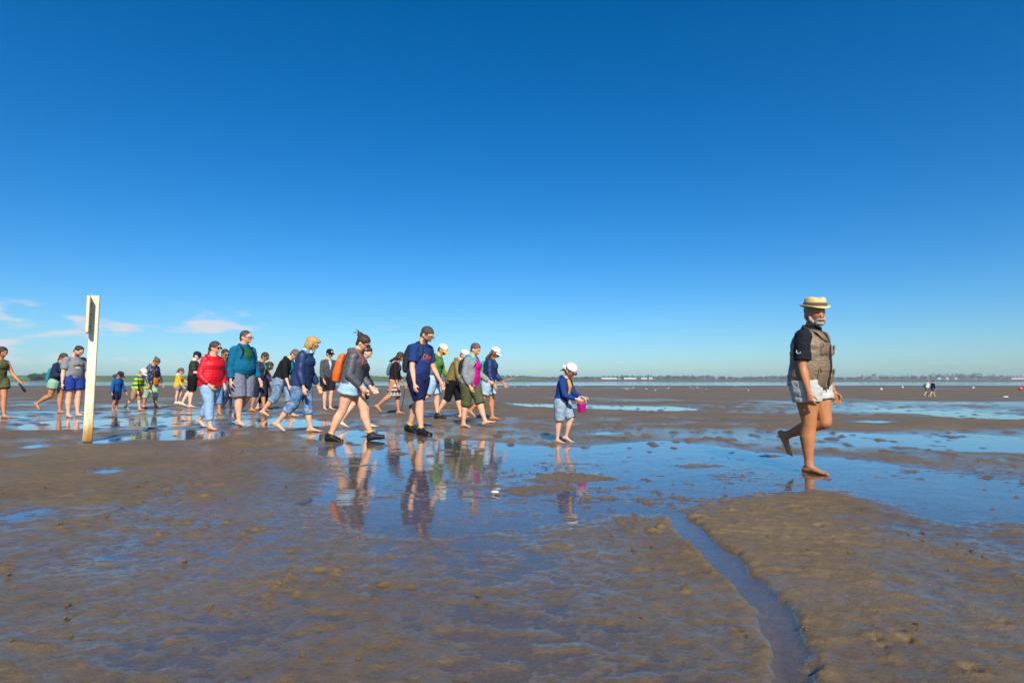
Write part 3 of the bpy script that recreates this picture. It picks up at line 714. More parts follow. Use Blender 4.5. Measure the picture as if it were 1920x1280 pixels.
        if style in ('long', 'windy'):
            wx = -.05 if style == 'windy' else 0
            for q in range(7):
                y = (q - 3) * .014; mb.tube([A(-.03, y, .02), A(-.056 + abs(y) * .5, y * 1.2, -.03), A(-.062 + wx * .6, y * 1.3, -.09), A(-.06 + wx * (1 + .3 * math.sin(q * 2.1)), y * 1.5, -.135 - .012 * math.sin(q * 3))], [.018 * k, .019 * k, .015 * k, .004 * k], 8)
            for sd in (-1, 1): mb.tube([A(.02, sd * .036, .035), A(.012, sd * .047, -.01), A(-.01 + wx * .3, sd * .046, -.07)], [.010 * k, .012 * k, .005 * k], 8)
        job('hair', mb, s.e, 'hair', c, min(s.vox, .009), 1, lambda p: .013 * fbm3(p * np.array((60, 60, 16)), 3, s.seed) + .006 * fbm3(p * np.array((130, 130, 40)), 2, s.seed + 1)); return s
    def glasses(s, dark=True):
        f = s.f; k = f.hk; A = lambda x, y, z: f.hc + (f.hf * x + f.hl * y + f.hu * z) * k; mb = MB(); ax = np.array([f.hf, f.hl, f.hu])
        if dark:
            for sd in (-1, 1): mb.ball(A(.057, sd * .0195, .001), np.array((.004, .0165, .0125)) * k, ax, 12, 8)
        else:
            for sd in (-1, 1): mb.tube([A(.061, sd * .0195 + .0145 * math.cos(a), .001 + .010 * math.sin(a)) for a in np.linspace(0, 2 * math.pi, 13)], .0016 * k, 5)
        for sd in (-1, 1): mb.tube([A(.056, sd * .034, .005), A(.03, sd * .0455, .006), A(-.004, sd * .049, .004)], .002 * k, 5)
        mb.tube([A(.062, -.008, .003), A(.064, 0, .004), A(.062, .008, .003)], .002 * k, 5)
        add_obj('sunglasses' if dark else 'glasses', mb.mesh('glasses'), M['dark_lens'], s.e); return s
    def cap(s, c, bill=None, back=False, flap=False, mark=None):
        f = s.f; k = f.hk; A = lambda x, y, z: f.hc + (f.hf * x + f.hl * y + f.hu * z) * k; mb = MB(); sg = -1 if back else 1
        c = lin(c); bc = lin(bill) if bill else c
        rings = []
        for z, r in ((.010, 1.0), (.028, 1.0), (.045, .93), (.060, .76), (.070, .5), (.076, .15)):
            rings.append(ring(A(-.006, 0, z + .004), f.hf, f.hl, .0645 * k * r, .0515 * k * r, 20))
        mb.loft(rings); crown = add_obj('cap', colored(mb.mesh('cap'), c), M['cloth'], s.e)
        b = MB(); pr = []
        for t_ in np.linspace(-1, 1, 11):
            a = t_ * 1.15; x0 = math.cos(a) * .060; y0 = math.sin(a) * .049; e = math.sqrt(max(0, 1 - t_ * t_)) * .046
            pr.append((x0 - .006, y0, .016 - .006 * t_ * t_, x0 - .006 + e + .003, y0 * 1.02, .007 - .012 * t_ * t_))
        vs = []; 
        for q in pr:
            for dz in (.0022, -.0022): vs += [A(sg * q[0], q[1], q[2] + dz), A(sg * q[3], q[4], q[5] + dz)]
        fs = []
        for i in range(10):
            a, b2 = i * 4, i * 4 + 4; fs += [(a, a + 1, b2 + 1, b2), (a + 2, b2 + 2, b2 + 3, a + 3), (a + 1, a + 3, b2 + 3, b2 + 1), (a, b2, b2 + 2, a + 2)]
        fs += [(0, 2, 3, 1), (40, 41, 43, 42)]
        add_obj('bill', colored(mesh_from('bill', vs, fs), bc), M['cloth'], crown)
        if mark is not None:
            m2 = MB(); m2.ball(A(.052, 0, .034), np.array((.006, .022, .014)) * k, np.array([f.hf, f.hl, f.hu]), 12, 8); add_obj('badge', colored(m2.mesh('badge'), lin(mark)), M['cloth'], crown)
        if flap:
            m3 = MB(); rr = []
            for z, o, w in ((.018, -.050, .046), (-.01, -.062, .050), (-.035, -.075, .050), (-.045, -.080, .046)): rr.append(ring(A(o, 0, z), f.hl, f.hf, w * k, .008 * k, 14))
            m3.loft(rr); add_obj('neck_flap', colored(m3.mesh('neck_flap'), c), M['cloth'], crown)
        return s
    def strap(s, y, ease, c='17171a', w=.017, lo=.16, parent=None):
        f = s.f; H = s.H; pts = [f.surf(q, y * k_, ease + .004) for q, k_ in ((lo, 1.15), (.20, 1.02), (.235, .95), (.262, .85))] + [f.sp(.287) + V(.004 * H, y * .72 * H, .016 * H + ease * H)] + [f.surf(q, y * .8, ease + .004, True) for q in (.265, .235, .19)]
        fw = f.spf(.2); ups = [fw, fw, fw, unit(fw + V(0, 0, .7)), V(0, 0, 1), unit(V(0, 0, 1) - fw), -fw, -fw]
        mb = MB(); mb.tube(pts, w * H, 8, .28, ups); return colored(mb.mesh('strap'), lin(c))
    def backpack(s, c, label, ease=.014, h=(.02, .27), depth=.060, width=.080, strap_c=None, straps=True, mat='nylon', tilt=0, accent=None):
        f = s.f; H = s.H; mb = MB(); rings = []
        for t_, wk, dk in ((0, .75, .6), (.06, .95, .9), (.35, 1, 1.1), (.7, .95, .95), (.93, .8, .75), (1, .55, .45)):
            q = h[0] + (h[1] - h[0]) * t_; wv, d, o = f.tsec(q, ease, .6); fw = f.spf(q); cc = f.sp(q) + fw * (o - d - depth * .5 * dk) * H
            a = np.arange(20) * 2 * math.pi / 20; ca, sa = np.cos(a), np.sin(a); se = lambda v: np.sign(v) * np.abs(v) ** .55
            rings.append(cc + se(ca)[:, None] * fw * depth * .5 * dk * H + se(sa)[:, None] * V(0, 1, 0) * width * wk * H)
        mb.loft(rings); cl = lin(c)
        top = dict(label=label, category='backpack', **s.loc())
        if accent: ac = lin(accent); z0 = f.sp(h[0] + (h[1] - h[0]) * .45)[2]; cf = two(cl, ac, lambda p: p[:, 2] < z0)
        else: cf = cl
        job('backpack', mb, None, mat, cf, min(s.vox, .010), 2, wrinkle(.006, s.seed + 3), None, top); J = JOBS[-1]
        if straps: STRAPS.append((J, [s.strap(sd * .063, ease * .6 + .003, strap_c or c) for sd in (-1, 1)], mat))
        return s
STRAPS = []
def bag_at(s, pts_center, size, c, label, strap_pts=None, strap_c=None, cat='bag', mat='cloth'):
    """shoulder bag hanging at a point of the figure (local), with its strap"""
    mb = MB(); H = s.H; x, y, z = pts_center; rings = []
    for t_, k_ in ((0, .7), (.1, .95), (.5, 1.05), (.9, 1), (1, .85)):
        rings.append(ring(V(x, y, z + (t_ - .5) * size[2]), V(1, 0, 0), V(0, 1, 0), size[0] * k_ / 2, size[1] * k_ / 2, 16))
    mb.loft(rings); o = add_obj('shoulder_bag', colored(mb.mesh('shoulder_bag'), lin(c)), M[mat], label=label, cat=cat, loc=s.e.location, rz=s.rz)
    if strap_pts:
        m2 = MB(); m2.tube(strap_pts, .011 * H, 8, .3); add_obj('strap', colored(m2.mesh('strap'), lin(strap_c or c)), M[mat], o)
    return o
# ------------------------------------------------------------------ the walkers
# the guide
p = Person(1523, 884, -27, 'barefoot older man in straw hat and khaki vest striding through the puddle', 'deep', H=1.745, bulk=1.21, belly=.014, legk=1.18, lean=3, hunch=9, head=(6, -34), R_=(3, 5, 0), L_=(13, 80, -64), ra=(1, 9, 12, 4), la=(2, 7, 16, 0), curl=35)
guide = p; p.beard = lin('b9aa9a'); p.brow = lin('8d7f74')
p.hair('short', '8f867c')
p.top('shirt', lin('1d1f26'), 'cloth', .008, sleeve=.80, ease=.016, hem=.0, collar=.016, sl_ease=.017)
vest_c = lin('7d6a54')
p.top('vest', vest_c, 'nylon', .011, sleeve=0, ease=.023, hem=-.036, neck=.292, straight=.8, flare=.0)
p.bottom('shorts', lin('b9b8ae'), 'denim', .006, end=.50, ease=.012, flare=.0, cuff=True)
f = p.f; H = p.H
for (q0, q1, y0, y1, nm) in ((.155, .225, -.075, -.020, 'pocket'), (.150, .215, .030, .078, 'pocket'), (-.030, .075, -.088, -.026, 'pocket'), (-.030, .070, .030, .088, 'pocket')):
    mb = MB(); rows = []
    for q in np.linspace(q0, q1, 6):
        rows.append([f.surf(q, y, .026 + (.011 if (q0 < q < q1 and y0 < y < y1) else .002), False, .9) for y in np.linspace(y0, y1, 7)])
    vs = [v for r_ in rows for v in r_]; fs = [(i * 7 + j, i * 7 + j + 1, i * 7 + j + 8, i * 7 + j + 7) for i in range(5) for j in range(6)]
    o = add_obj('pocket', colored(mesh_from('pocket', vs, fs), vest_c * .93), M['nylon'], p.e)
    fl = MB(); fl.tube([f.surf(q1 - .010, y, .026 + .009, False, .9) for y in np.linspace(y0 + .001, y1 - .001, 7)], .013 * H, 8, .22, f.spf(.15)); add_obj('pocket_flap', colored(fl.mesh('pocket_flap'), vest_c * .9), M['nylon'], o)
mb = MB(); mb.tube([f.surf(q, .004, .0285, False, .9) for q in np.linspace(-.046, .27, 14)], .0055 * H, 6, .7); add_obj('zip', colored(mb.mesh('zip'), lin('2a2622')), M['nylon'], p.e)
for sd in (-1, 1):
    mb = MB(); mb.tube([f.sp(.298) + V(-.03 * H, sd * .045 * H, .014 * H), f.surf(.285, sd * .048, .022), f.surf(.262, sd * .036, .028), f.surf(.235, sd * .012, .030)], [.016 * H, .022 * H, .020 * H, .005 * H], 8, .3, f.spf(.25)); add_obj('lapel', colored(mb.mesh('lapel'), vest_c * .95), M['nylon'], p.e)
# beard and moustache
k = f.hk; A = lambda x, y, z: f.hc + (f.hf * x + f.hl * y + f.hu * z) * k; hx = np.array([f.hf, f.hl, f.hu]); mb = MB()
mb.ball(A(.038, 0, -.054), np.array((.024, .027, .015)) * k, hx, 16, 10)
for sd in (-1, 1): mb.tube([A(.058, sd * .003, -.0285), A(.054, sd * .016, -.033), A(.044, sd * .026, -.046)], [.0065 * k, .0065 * k, .006 * k], 8); mb.tube([A(.012, sd * .042, -.010), A(.022, sd * .039, -.034), A(.034, sd * .026, -.052)], [.006 * k, .010 * k, .011 * k], 8)
job('beard', mb, p.e, 'hair', lin('a89c90'), .005, 1, lambda q: .004 * fbm3(q * 120, 2, 4))
# straw hat
k = f.hk; A = lambda x, y, z: f.hc + (f.hf * x + f.hl * y + f.hu * z) * k
mb = MB(); rings = []
for z, r, dip in ((.038, 1.0, 0), (.060, .97, 0), (.082, .90, 0), (.090, .78, .0), (.092, .60, .004), (.086, .35, .010), (.083, .05, .012)):
    a = np.arange(24) * 2 * math.pi / 24; rr = ring(A(-.004, 0, z), f.hf, f.hl, .066 * k * r, .056 * k * r, 24); rr += np.outer(-dip * k * np.abs(np.cos(a)) ** 2 * 0 - (.012 * k * np.exp(-((a - 0) / .5) ** 2) + .012 * k * np.exp(-((a - 2 * math.pi) / .5) ** 2)) * (z > .06), f.hu); rings.append(rr)
mb.loft(rings); hat = add_obj('straw_hat', colored(mb.mesh('straw_hat'), lin('dcc07e')), M['straw'], p.e)
mb = MB(); a = np.arange(32) * 2 * math.pi / 32; rings = []
for r, dz in ((.98, .003), (1.13, .0), (1.27, -.003), (1.30, -.006), (1.27, -.008), (1.13, -.005), (.98, -.003)):
    rr = ring(A(-.004, 0, .038 + dz), f.hf, f.hl, .066 * k * r, .057 * k * r, 32); rr += np.outer((r - 1) * k * (-.012 * np.maximum(0, np.cos(a)) + .035 * np.maximum(0, -np.cos(a)) + .050 * np.abs(np.sin(a)) ** 2), f.hu); rings.append(rr)
mb.loft(rings, False); add_obj('brim', colored(mb.mesh('brim'), lin('e0c88c')), M['straw'], hat)
mb = MB(); mb.loft([ring(A(-.004, 0, z), f.hf, f.hl, .0675 * k * r, .0575 * k * r, 24) for z, r in ((.041, 1.0), (.045, 1.01), (.057, .995), (.060, .98))]); add_obj('hat_band', colored(mb.mesh('hat_band'), lin('6a584a')), M['cloth'], hat)

# child with the bucket
p = Person(1054, 831, -28, 'small child in backward white cap and blue jacket carrying a pink bucket', 'fair', H=1.19, child=True, lean=8, hunch=16, head=(34, -12), R_=(-3, 5, 0), L_=(26, 44, -18), ra=(18, 10, 52, 34), la=(24, 6, 50, 20)); kid = p
p.hair('short', '8a6a45').glasses().cap('e9e4d8', back=True, flap=True)
p.top('jacket', lin('1c3a78'), 'cloth', .007, ease=.018, hem=-.045, hood=True, sleeve=1.9)
p.wear('shirt', p.f.panel(.06, .295, .10, .52, .021), 'cloth', 'eda60f', .003)
p.bottom('shorts', lin('7f95a8'), 'denim', .006, end=.98, ease=.020, flare=.006)
# navy T-shirt man
p = Person(783, 814, -40, 'tall man in navy printed T-shirt and dark shorts wearing black water shoes', 'fair', H=1.88, bulk=1.12, belly=.012, lean=5, hunch=14, head=(30, 6), R_=(14, 9, 0), L_=(-10, 14, -10), ra=(2, 11, 14, 5), la=(10, 12, 16, 0)); oliver = p
p.beard = lin('4d3a2c'); p.hair('short', '4a4038').glasses(False)
p.top('t_shirt', lin('20386f'), 'cloth', .008, sleeve=.72, ease=.014, hem=-.035, sl_ease=.018); OL_J = JOBS[-1]
p.bottom('shorts', lin('1a2148'), 'cloth', .006, end=.90, ease=.013, flare=.004); p.socks()
p.backpack('24272e', 'black backpack with yellow-edged straps on the tall man in navy T-shirt', ease=.014, strap_c='2b2d22')
# grey softshell woman
p = Person(657, 827, -14, 'woman with windblown bun, grey softshell jacket and pale denim shorts', 'fair', H=1.68, female=True, bulk=1.16, lean=6, hunch=14, head=(30, -8), R_=(-15, 10, -4), L_=(23, 5, 8), ra=(-8, 14, 48, 34), la=(4, 10, 40, 20)); grey = p
p.hair('wildbun', '3d2b20').glasses()
p.top('jacket', lin('55565b'), 'nylon', .008, ease=.018, hem=-.05, hood=True, collar=.02, straight=.8, flare=.004)
p.bottom('shorts', lin('93b9d6'), 'denim', .006, end=.36, ease=.016, flare=.012, cuff=True); p.socks()
p.backpack('d2601c', 'orange roll-top backpack on the woman in grey softshell jacket', ease=.019, h=(.0, .25), depth=.075, width=.075, strap_c='b85520')
# navy jacket, blonde
p = Person(563, 811, -18, 'blonde woman in navy jacket with patterned scarf and rolled-up jeans', 'fair', H=1.73, female=True, bulk=1.12, lean=6, hunch=14, head=(28, -6), R_=(-12, 30, -26), L_=(12, 4, 0), ra=(-4, 9, 20, 4), la=(6, 8, 20, 0))
p.hair('bob', 'c79a55').glasses(False)
p.top('jacket', lin('22365f'), 'nylon', .008, ease=.021, hem=-.055, straight=.9, flare=.008, collar=.01)
mb = MB()
for dz, rr, ph in ((.0, .052, 0), (.014, .048, 1), (-.010, .050, 2)): mb.tube([p.f.sp(.302) + V(.008 * p.H + rr * p.H * math.cos(a), rr * p.H * math.sin(a), dz * p.H + .006 * p.H * math.sin(2 * a + ph) - .012 * p.H * math.cos(a)) for a in np.linspace(0, 2 * math.pi, 17)], .014 * p.H, 8)
p.wear('scarf', mb, 'cloth', lambda q: np.where((fbm3(q * 45, 2, 3) > .03)[:, None], lin('d5dde0'), lin('5f8790')), .004)
p.bottom('jeans', lin('47719f'), 'denim', .007, end=1.42, ease=.010, cuff=True)
# teal fleece man
p = Person(449, 800, -50, 'tall smiling man in teal fleece over green shirt and grey shorts', 'fair', H=1.88, bulk=1.2, belly=.03, lean=3, hunch=8, head=(6, 16), R_=(10, 8, 0), L_=(6, 44, -42), ra=(0, 13, 14, 4), la=(4, 12, 20, 4))
p.hair('crop', '4a3c32').glasses(False); teal = p
p.top('fleece_jacket', lin('16688a'), 'fleece', .008, ease=.022, hem=.0, hood=False, collar=.018, straight=.8)
p.wear('shirt', p.f.panel(.10, .292, .05, .55, .0225), 'cloth', '1f5a3a', .003)
p.wear('shirt_tail', p.f.top(hem=-.045, sleeve=0, ease=.016, neck=.04, straight=.9), 'cloth', '1d5236', .006)
p.bottom('shorts', lin('7c7f90'), 'cloth', .008, end=.98, ease=.022, flare=.010)
p.backpack('1b1c22', 'dark backpack on the man in teal fleece', ease=.023)
# red puffer woman
def puff(q): return .0045 * np.abs(np.sin(q[:, 2] * math.pi / .05)) ** .8 - .002 + .004 * fbm3(q * 16, 2, 8)
p = Person(392, 805, -48, 'woman in red quilted jacket and sunglasses with light blue jeans', 'fair', H=1.66, female=True, bulk=1.18, belly=.015, lean=3, hunch=8, head=(4, 10), R_=(12, 6, 0), L_=(-14, 26, -24), ra=(-6, 16, 44, 38), la=(-2, 14, 40, 30))
p.hair('tied', '4a3326').glasses()
p.top('quilted_jacket', lin('d01025'), 'nylon', 0, disp=puff, ease=.022, hem=-.045, hood=True, straight=.9, flare=.006)
p.bottom('jeans', lin('86aed0'), 'denim', .006, end=1.72, ease=.012)
# black hoodie man
p = Person(524, 782, -20, 'man in black hoodie and rolled-up jeans bending his head down', 'fair', H=1.82, bulk=1.14, lean=18, hunch=20, head=(48, -6), R_=(-10, 32, -18), L_=(24, 14, 0), ra=(6, 10, 16, 4), la=(10, 8, 20, 0))
p.hair('short', '6b5a48').glasses(); p.top('hoodie', lin('1a1a1c'), 'cloth', .009, ease=.020, hem=-.02, hood=True, sleeve=1.35)
p.wear('shirt', p.f.panel(.12, .296, .06, .36, .022), 'cloth', '1aa3c4', .003)
p.bottom('jeans', lin('5f80a0'), 'denim', .008, end=1.30, ease=.016, cuff=True)
# magenta top woman
p = Person(880, 801, -32, 'woman in magenta top, open grey cardigan and olive capri trousers', 'fair', H=1.66, female=True, bulk=1.22, belly=.018, lean=5, hunch=10, head=(22, -2), R_=(-3, 6, 0), L_=(25, 6, 14), ra=(-4, 14, 30, 18), la=(14, 10, 42, 0)); mag = p
p.hair('short', '5d4f48'); p.top('cardigan', lin('8c8f92'), 'fleece', .007, ease=.019, hem=-.055, straight=.8, flare=.006)
mb = MB(); c0 = p.f.sp(.290); H = p.H
mb.tube([p.f.surf(.17, .066, .020), p.f.surf(.235, .062, .016), c0 + V(.0, .058 * H, .02 * H), c0 + V(-.055 * H, .035 * H, .008 * H), c0 + V(-.068 * H, 0, 0), c0 + V(-.055 * H, -.035 * H, .008 * H), c0 + V(.0, -.058 * H, .02 * H), p.f.surf(.235, -.062, .016), p.f.surf(.17, -.066, .020)], [.008 * H, .014 * H, .020 * H, .026 * H, .028 * H, .026 * H, .020 * H, .014 * H, .008 * H], 10)
p.wear('hood_lining', mb, 'cloth', '22b0a4', .004)
p.wear('magenta_top', p.f.panel(-.05, .272, .62, .50, .020), 'cloth', 'd3108a', .005)
p.bottom('trousers', lin('54583a'), 'cloth', .008, end=1.12, ease=.018, flare=.006)
p.backpack('1d1e20', 'small black backpack on the woman in grey cardigan', ease=.020, h=(.08, .25), depth=.05, width=.06)
# white cap, navy jacket woman
p = Person(916, 788, -14, 'long-haired woman in white cap, navy jacket and pale denim shorts', 'tan', H=1.68, female=True, bulk=1.08, lean=6, hunch=12, head=(26, -4), R_=(-14, 34, -30), L_=(7, 4, 0), ra=(2, 9, 22, 6), la=(12, 8, 28, 0))
p.hair('long', '6b4a32').cap('f2f2f0'); p.top('jacket', lin('1d2f5c'), 'nylon', .008, ease=.020, hem=-.04, hood=True, straight=.8)
p.wear('waist_cloth', p.f.top(hem=-.075, sleeve=0, ease=.020, neck=-.03, straight=.9), 'cloth', '553038', .006)
p.bottom('shorts', lin('9fc0d6'), 'denim', .006, end=.78, ease=.016, flare=.005, cuff=True)
p.backpack('1d9a86', 'teal and lime backpack on the woman in white cap', ease=.021, h=(.10, .25), depth=.05, width=.06, strap_c='3a4560', accent='8fc832')
# ochre jacket
p = Person(848, 785, -16, 'stooping person in ochre jacket, white cap and black trousers', 'fair', H=1.70, bulk=1.12, lean=16, hunch=22, head=(30, -10), R_=(-12, 24, -26), L_=(17, 8, 2), ra=(10, 9, 20, 8), la=(14, 8, 30, 0))
p.hair('crop', '7d7266').cap('efeee8'); p.top('jacket', lin('7d6a3a'), 'nylon', .008, ease=.022, hem=-.05, hood=True, straight=.9)
p.bottom('trousers', lin('161618'), 'cloth', .007, end=1.15, ease=.014)
# yellow cap
p = Person(813, 786, -20, 'person in yellow and white cap with green top and purple jacket at the waist', 'fair', H=1.78, female=True, bulk=1.04, lean=8, hunch=16, head=(34, -8), R_=(-16, 40, -36), L_=(6, 4, 0), ra=(4, 9, 22, 10), la=(14, 8, 30, 0))
p.hair('short', '5a452f').cap('f4ecd6', bill='f0b90f', mark='f0c020'); p.top('sweater', lin('55803a'), 'cloth', .007, ease=.015, hem=.03, sleeve=1.8, hood=True)
p.wear('waist_jacket', p.f.top(hem=-.06, sleeve=0, ease=.022, neck=.075, straight=.9), 'cloth', '6a4a86', .009)
p.bottom('shorts', lin('9dc0de'), 'denim', .006, end=.88, ease=.018, flare=.005); p.socks(trim='222225')
# patterned skirt
def skirtpat(q):
    z = q[:, 2] / .052; i = np.floor(z).astype(int) % 5; pal = np.array([lin('d9cfc6'), lin('2b2f45'), lin('c4b3aa'), lin('8a4a40'), lin('e2dcd4')]); c = pal[i]
    zig = (np.abs(((np.arctan2(q[:, 1], q[:, 0]) * 6 / math.pi) % 1) - .5) * 2 > (z % 1)); c = np.where((zig & (i == 0))[:, None], lin('39405e'), c); return c
p = Person(738, 777, -8, 'long-haired woman in brown top and patterned knee-length skirt', 'tan', H=1.68, female=True, bulk=1.0, lean=6, hunch=12, head=(24, 0), R_=(-12, 40, -38), L_=(12, 8, 0), ra=(0, 9, 16, 4), la=(8, 8, 22, 0)); skirtw = p
p.hair('windy', '3a281e'); p.top('top', lin('2a1c1f'), 'cloth', .006, ease=.010, hem=-.01, sleeve=1.45)
p.wear('skirt', p.f.skirt(.98), 'cloth', skirtpat, .004)
p.backpack('4c5f74', 'blue-grey backpack on the woman in patterned skirt', ease=.012, h=(.07, .26), depth=.055, width=.07)
# dark jacket walker behind the grey softshell
p = Person(672, 803, -12, 'walker in dark plum jacket half hidden behind the grey softshell woman', 'pale', H=1.60, female=True, bulk=1.05, lean=6, hunch=10, head=(22, 0), R_=(-14, 20, -16), L_=(16, 6, 2), ra=(4, 8, 20, 0), la=(10, 8, 24, 0))
p.hair('short', '33251e'); p.top('jacket', lin('2a2230'), 'nylon', .007, ease=.020, hem=-.05, hood=True); p.bottom('shorts', lin('2c2c34'), 'cloth', .006, end=.8, ease=.014)
# cap and sunglasses man
p = Person(613, 769, -62, 'man in black cap, sunglasses and dark grey sweater with black shorts', 'fair', H=1.84, bulk=1.04, lean=3, hunch=8, head=(8, 10), R_=(2, 5, 0), L_=(10, 14, 0), ra=(4, 9, 26, 10), la=(8, 8, 40, 20))
p.hair('crop', '3a2e26').glasses().cap('1b1b1e', mark='d8d8d4'); p.top('sweater', lin('4a4b50'), 'cloth', .007, ease=.016, hem=-.02, sleeve=1.85)
p.wear('shirt', p.f.panel(.12, .296, .06, .34, .018), 'cloth', '9fb8b2', .003); p.bottom('shorts', lin('222226'), 'cloth', .007, end=.85, ease=.020, flare=.010)
# dark haired walker with sunglasses, purple and green
p = Person(484, 772, -30, 'short-haired walker in purple jacket and green top behind the teal fleece man', 'tan', H=1.74, female=True, lean=6, hunch=12, head=(26, 0), R_=(-6, 10, 0), L_=(14, 10, 4), ra=(2, 8, 20, 4), la=(8, 8, 24, 0))
p.hair('short', '33241d').glasses(); p.top('jacket', lin('3d2a4c'), 'nylon', .007, ease=.018, hem=-.03); p.wear('top', p.f.panel(.08, .296, .1, .4, .020), 'cloth', '2e9a52', .003); p.bottom('trousers', lin('252a44'), 'cloth', .007, end=1.15, ease=.014)
# youngster with red backpack
p = Person(494, 769, 8, 'youngster in maroon jacket and black leggings with a red backpack', 'fair', H=1.48, female=True, child=True, lean=6, hunch=10, head=(20, 0), R_=(-8, 14, -4), L_=(12, 8, 0), ra=(0, 9, 18, 0), la=(8, 8, 20, 0))
p.hair('long', '38281f'); p.top('jacket', lin('5c2436'), 'nylon', .007, ease=.018, hem=-.03); p.bottom('leggings', lin('1c1c22'), 'cloth', .004, end=1.6, ease=.006)
p.backpack('d3202f', 'bright red backpack on the youngster in maroon jacket', ease=.019, h=(.0, .26), depth=.08, width=.085)
# man between red and teal
p = Person(414, 777, -60, 'dark-haired man in crimson jacket glimpsed behind the red quilted jacket', 'tan', H=1.76, lean=4, hunch=8, head=(14, 4), R_=(8, 8, 0), L_=(-10, 20, -18), ra=(2, 10, 20, 4), la=(2, 10, 20, 4))
p.hair('short', '33281f').glasses(); p.top('jacket', lin('8f1f3c'), 'nylon', .007, ease=.018, hem=-.03, hood=True); p.bottom('jeans', lin('3f77a8'), 'denim', .006, end=1.5, ease=.012)
p = Person(428, 766, -25, 'toddler in dark coat and navy rubber boots walking between the adults', 'fair', H=.98, child=True, lean=5, hunch=8, head=(14, 0), R_=(-10, 20, -10), L_=(12, 10, 4), ra=(4, 10, 20, 0), la=(10, 10, 20, 0))
p.hair('short', '6a4d33'); p.top('coat', lin('24222c'), 'nylon', .006, ease=.022, hem=-.07); p.bottom('leggings', lin('2a2f4a'), 'cloth', .005, end=1.7, ease=.012)
for k_, mb in p.f.sock(.45, .012): p.wear('rubber_boot', mb, 'nylon', '1d2748', 0, 1)
# man in dark olive T-shirt with toddler
p = Person(361, 764, -12, 'man in dark olive T-shirt, black shorts and navy cap holding a toddler', 'pale', H=1.86, bulk=1.1, lean=0, hunch=6, head=(20, 0), R_=(-2, 4, 0), L_=(-14, 16, -14), ra=(14, 12, 75, 30), la=(24, 12, 80, 30)); dad = p
p.hair('crop', '3a2d24').cap('1f2434'); p.top('t_shirt', lin('35372a'), 'cloth', .008, sleeve=.85, ease=.016, hem=-.04, sl_ease=.018); p.bottom('shorts', lin('141417'), 'cloth', .007, end=.98, ease=.020, flare=.008)
c_, s_ = math.cos(dad.rz), math.sin(dad.rz); Hd = dad.H
p = Person(361, 764, 60, 'toddler in navy overall and red shoes carried by the man in navy cap', 'fair', H=.80, child=True, lean=0, hunch=10, head=(10, -20), R_=(60, 50, 10), L_=(66, 60, 10), ra=(30, 10, 40, 0), la=(40, 10, 40, 0))
lx, ly = .21, -.02; p.e.location = (dad.e.location[0] + lx * c_ - ly * s_, dad.e.location[1] + lx * s_ + ly * c_, dad.e.location[2] + .585 * Hd - p.f.pel[2] + .10)
p.hair('short', '4a3828'); p.top('overall', lin('222b46'), 'cloth', .005, ease=.020, hem=-.04); p.bottom('trousers', lin('222b46'), 'cloth', .005, end=1.6, ease=.016)
for k_, mb in p.f.sock(.86, .010): p.wear('shoe', mb, 'nylon', 'c8202c', 0, 1)
# girl in yellow raincoat
p = Person(332, 757, -6, 'girl in yellow raincoat with white hood and denim shorts', 'fair', H=1.36, female=True, child=True, lean=4, hunch=8, head=(14, -6), R_=(0, 5, 0), L_=(20, 36, -10), ra=(14, 8, 24, 0), la=(40, 8, 30, 0))
p.hair('tied', '5a4331').glasses(); p.top('raincoat', lin('eba90e'), 'nylon', .007, ease=.022, hem=-.07, straight=.9, flare=.010)
mb = MB(); mb.ball(p.f.sp(.300) - V(.05 * p.H, 0, -.004 * p.H), np.array((.045, .062, .034)) * p.H); p.wear('hood', mb, 'cloth', 'e8e4dc', .004)
p.bottom('shorts', lin('4f7fb0'), 'denim', .005, end=.55, ease=.016)
for k_, mb in p.f.sock(.9, .008): p.wear('shoe', mb, 'cloth', 'd8cfa4', 0, 1)
# woman with orange bag
def flecks(base, dots, th=.12, s_=42): 
    return lambda q: np.where((fbm3(q * s_, 2, 11) > th)[:, None], lin(dots), lin(base))
p = Person(280, 766, -42, 'woman with bun in dark speckled jacket and mint capri trousers looking down', 'tan', H=1.66, female=True, bulk=1.18, lean=8, hunch=14, head=(40, 4), R_=(-6, 8, 0), L_=(15, 8, 6), ra=(0, 12, 18, 6), la=(6, 12, 16, 0)); bagw = p
p.hair('bun', '6b4a33'); p.top('jacket', flecks('2b3046', '8a8fa6', .14), 'nylon', .008, ease=.020, hem=-.03, hood=True); p.bottom('trousers', lin('9fb8a0'), 'cloth', .007, end=1.35, ease=.014)
bag_at(p, p.f.surf(.0, .02, .045), (.07, .20, .24), 'c9781a', 'orange shoulder bag hanging in front of the woman in speckled jacket', [p.f.surf(-.0, .0, .03), p.f.surf(.10, -.02, .026), p.f.surf(.2, -.045, .026), p.f.sp(.285) + V(0, -.06 * p.H, .03 * p.H)], 'b06a1c')
# striped child
p = Person(254, 769, -28, 'child in green and yellow striped jacket and white cap with tan trousers', 'fair', H=1.30, child=True, lean=10, hunch=16, head=(38, -6), R_=(-12, 28, -22), L_=(12, 8, 0), ra=(4, 14, 20, 0), la=(14, 12, 26, 0))
p.hair('short', '6a5038').cap('ece8dc'); p.top('striped_jacket', stripes(['2f8a3c', 'e6d21c', '2e6f4c', '49a84a', 'd8d322', '2a5c8a'], .042), 'cloth', .006, ease=.022, hem=-.04, hood=True)
p.bottom('trousers', lin('b08a68'), 'cloth', .006, end=1.1, ease=.016)
bag_at(p, p.f.surf(-.03, .05, .045), (.06, .11, .17), 'a0641e', 'small brown pouch on the child in striped jacket', [p.f.surf(-.03, .05, .03), p.f.surf(.02, -.06, .028), p.f.surf(.04, -.09, .02)], '6e4526', 'pouch')
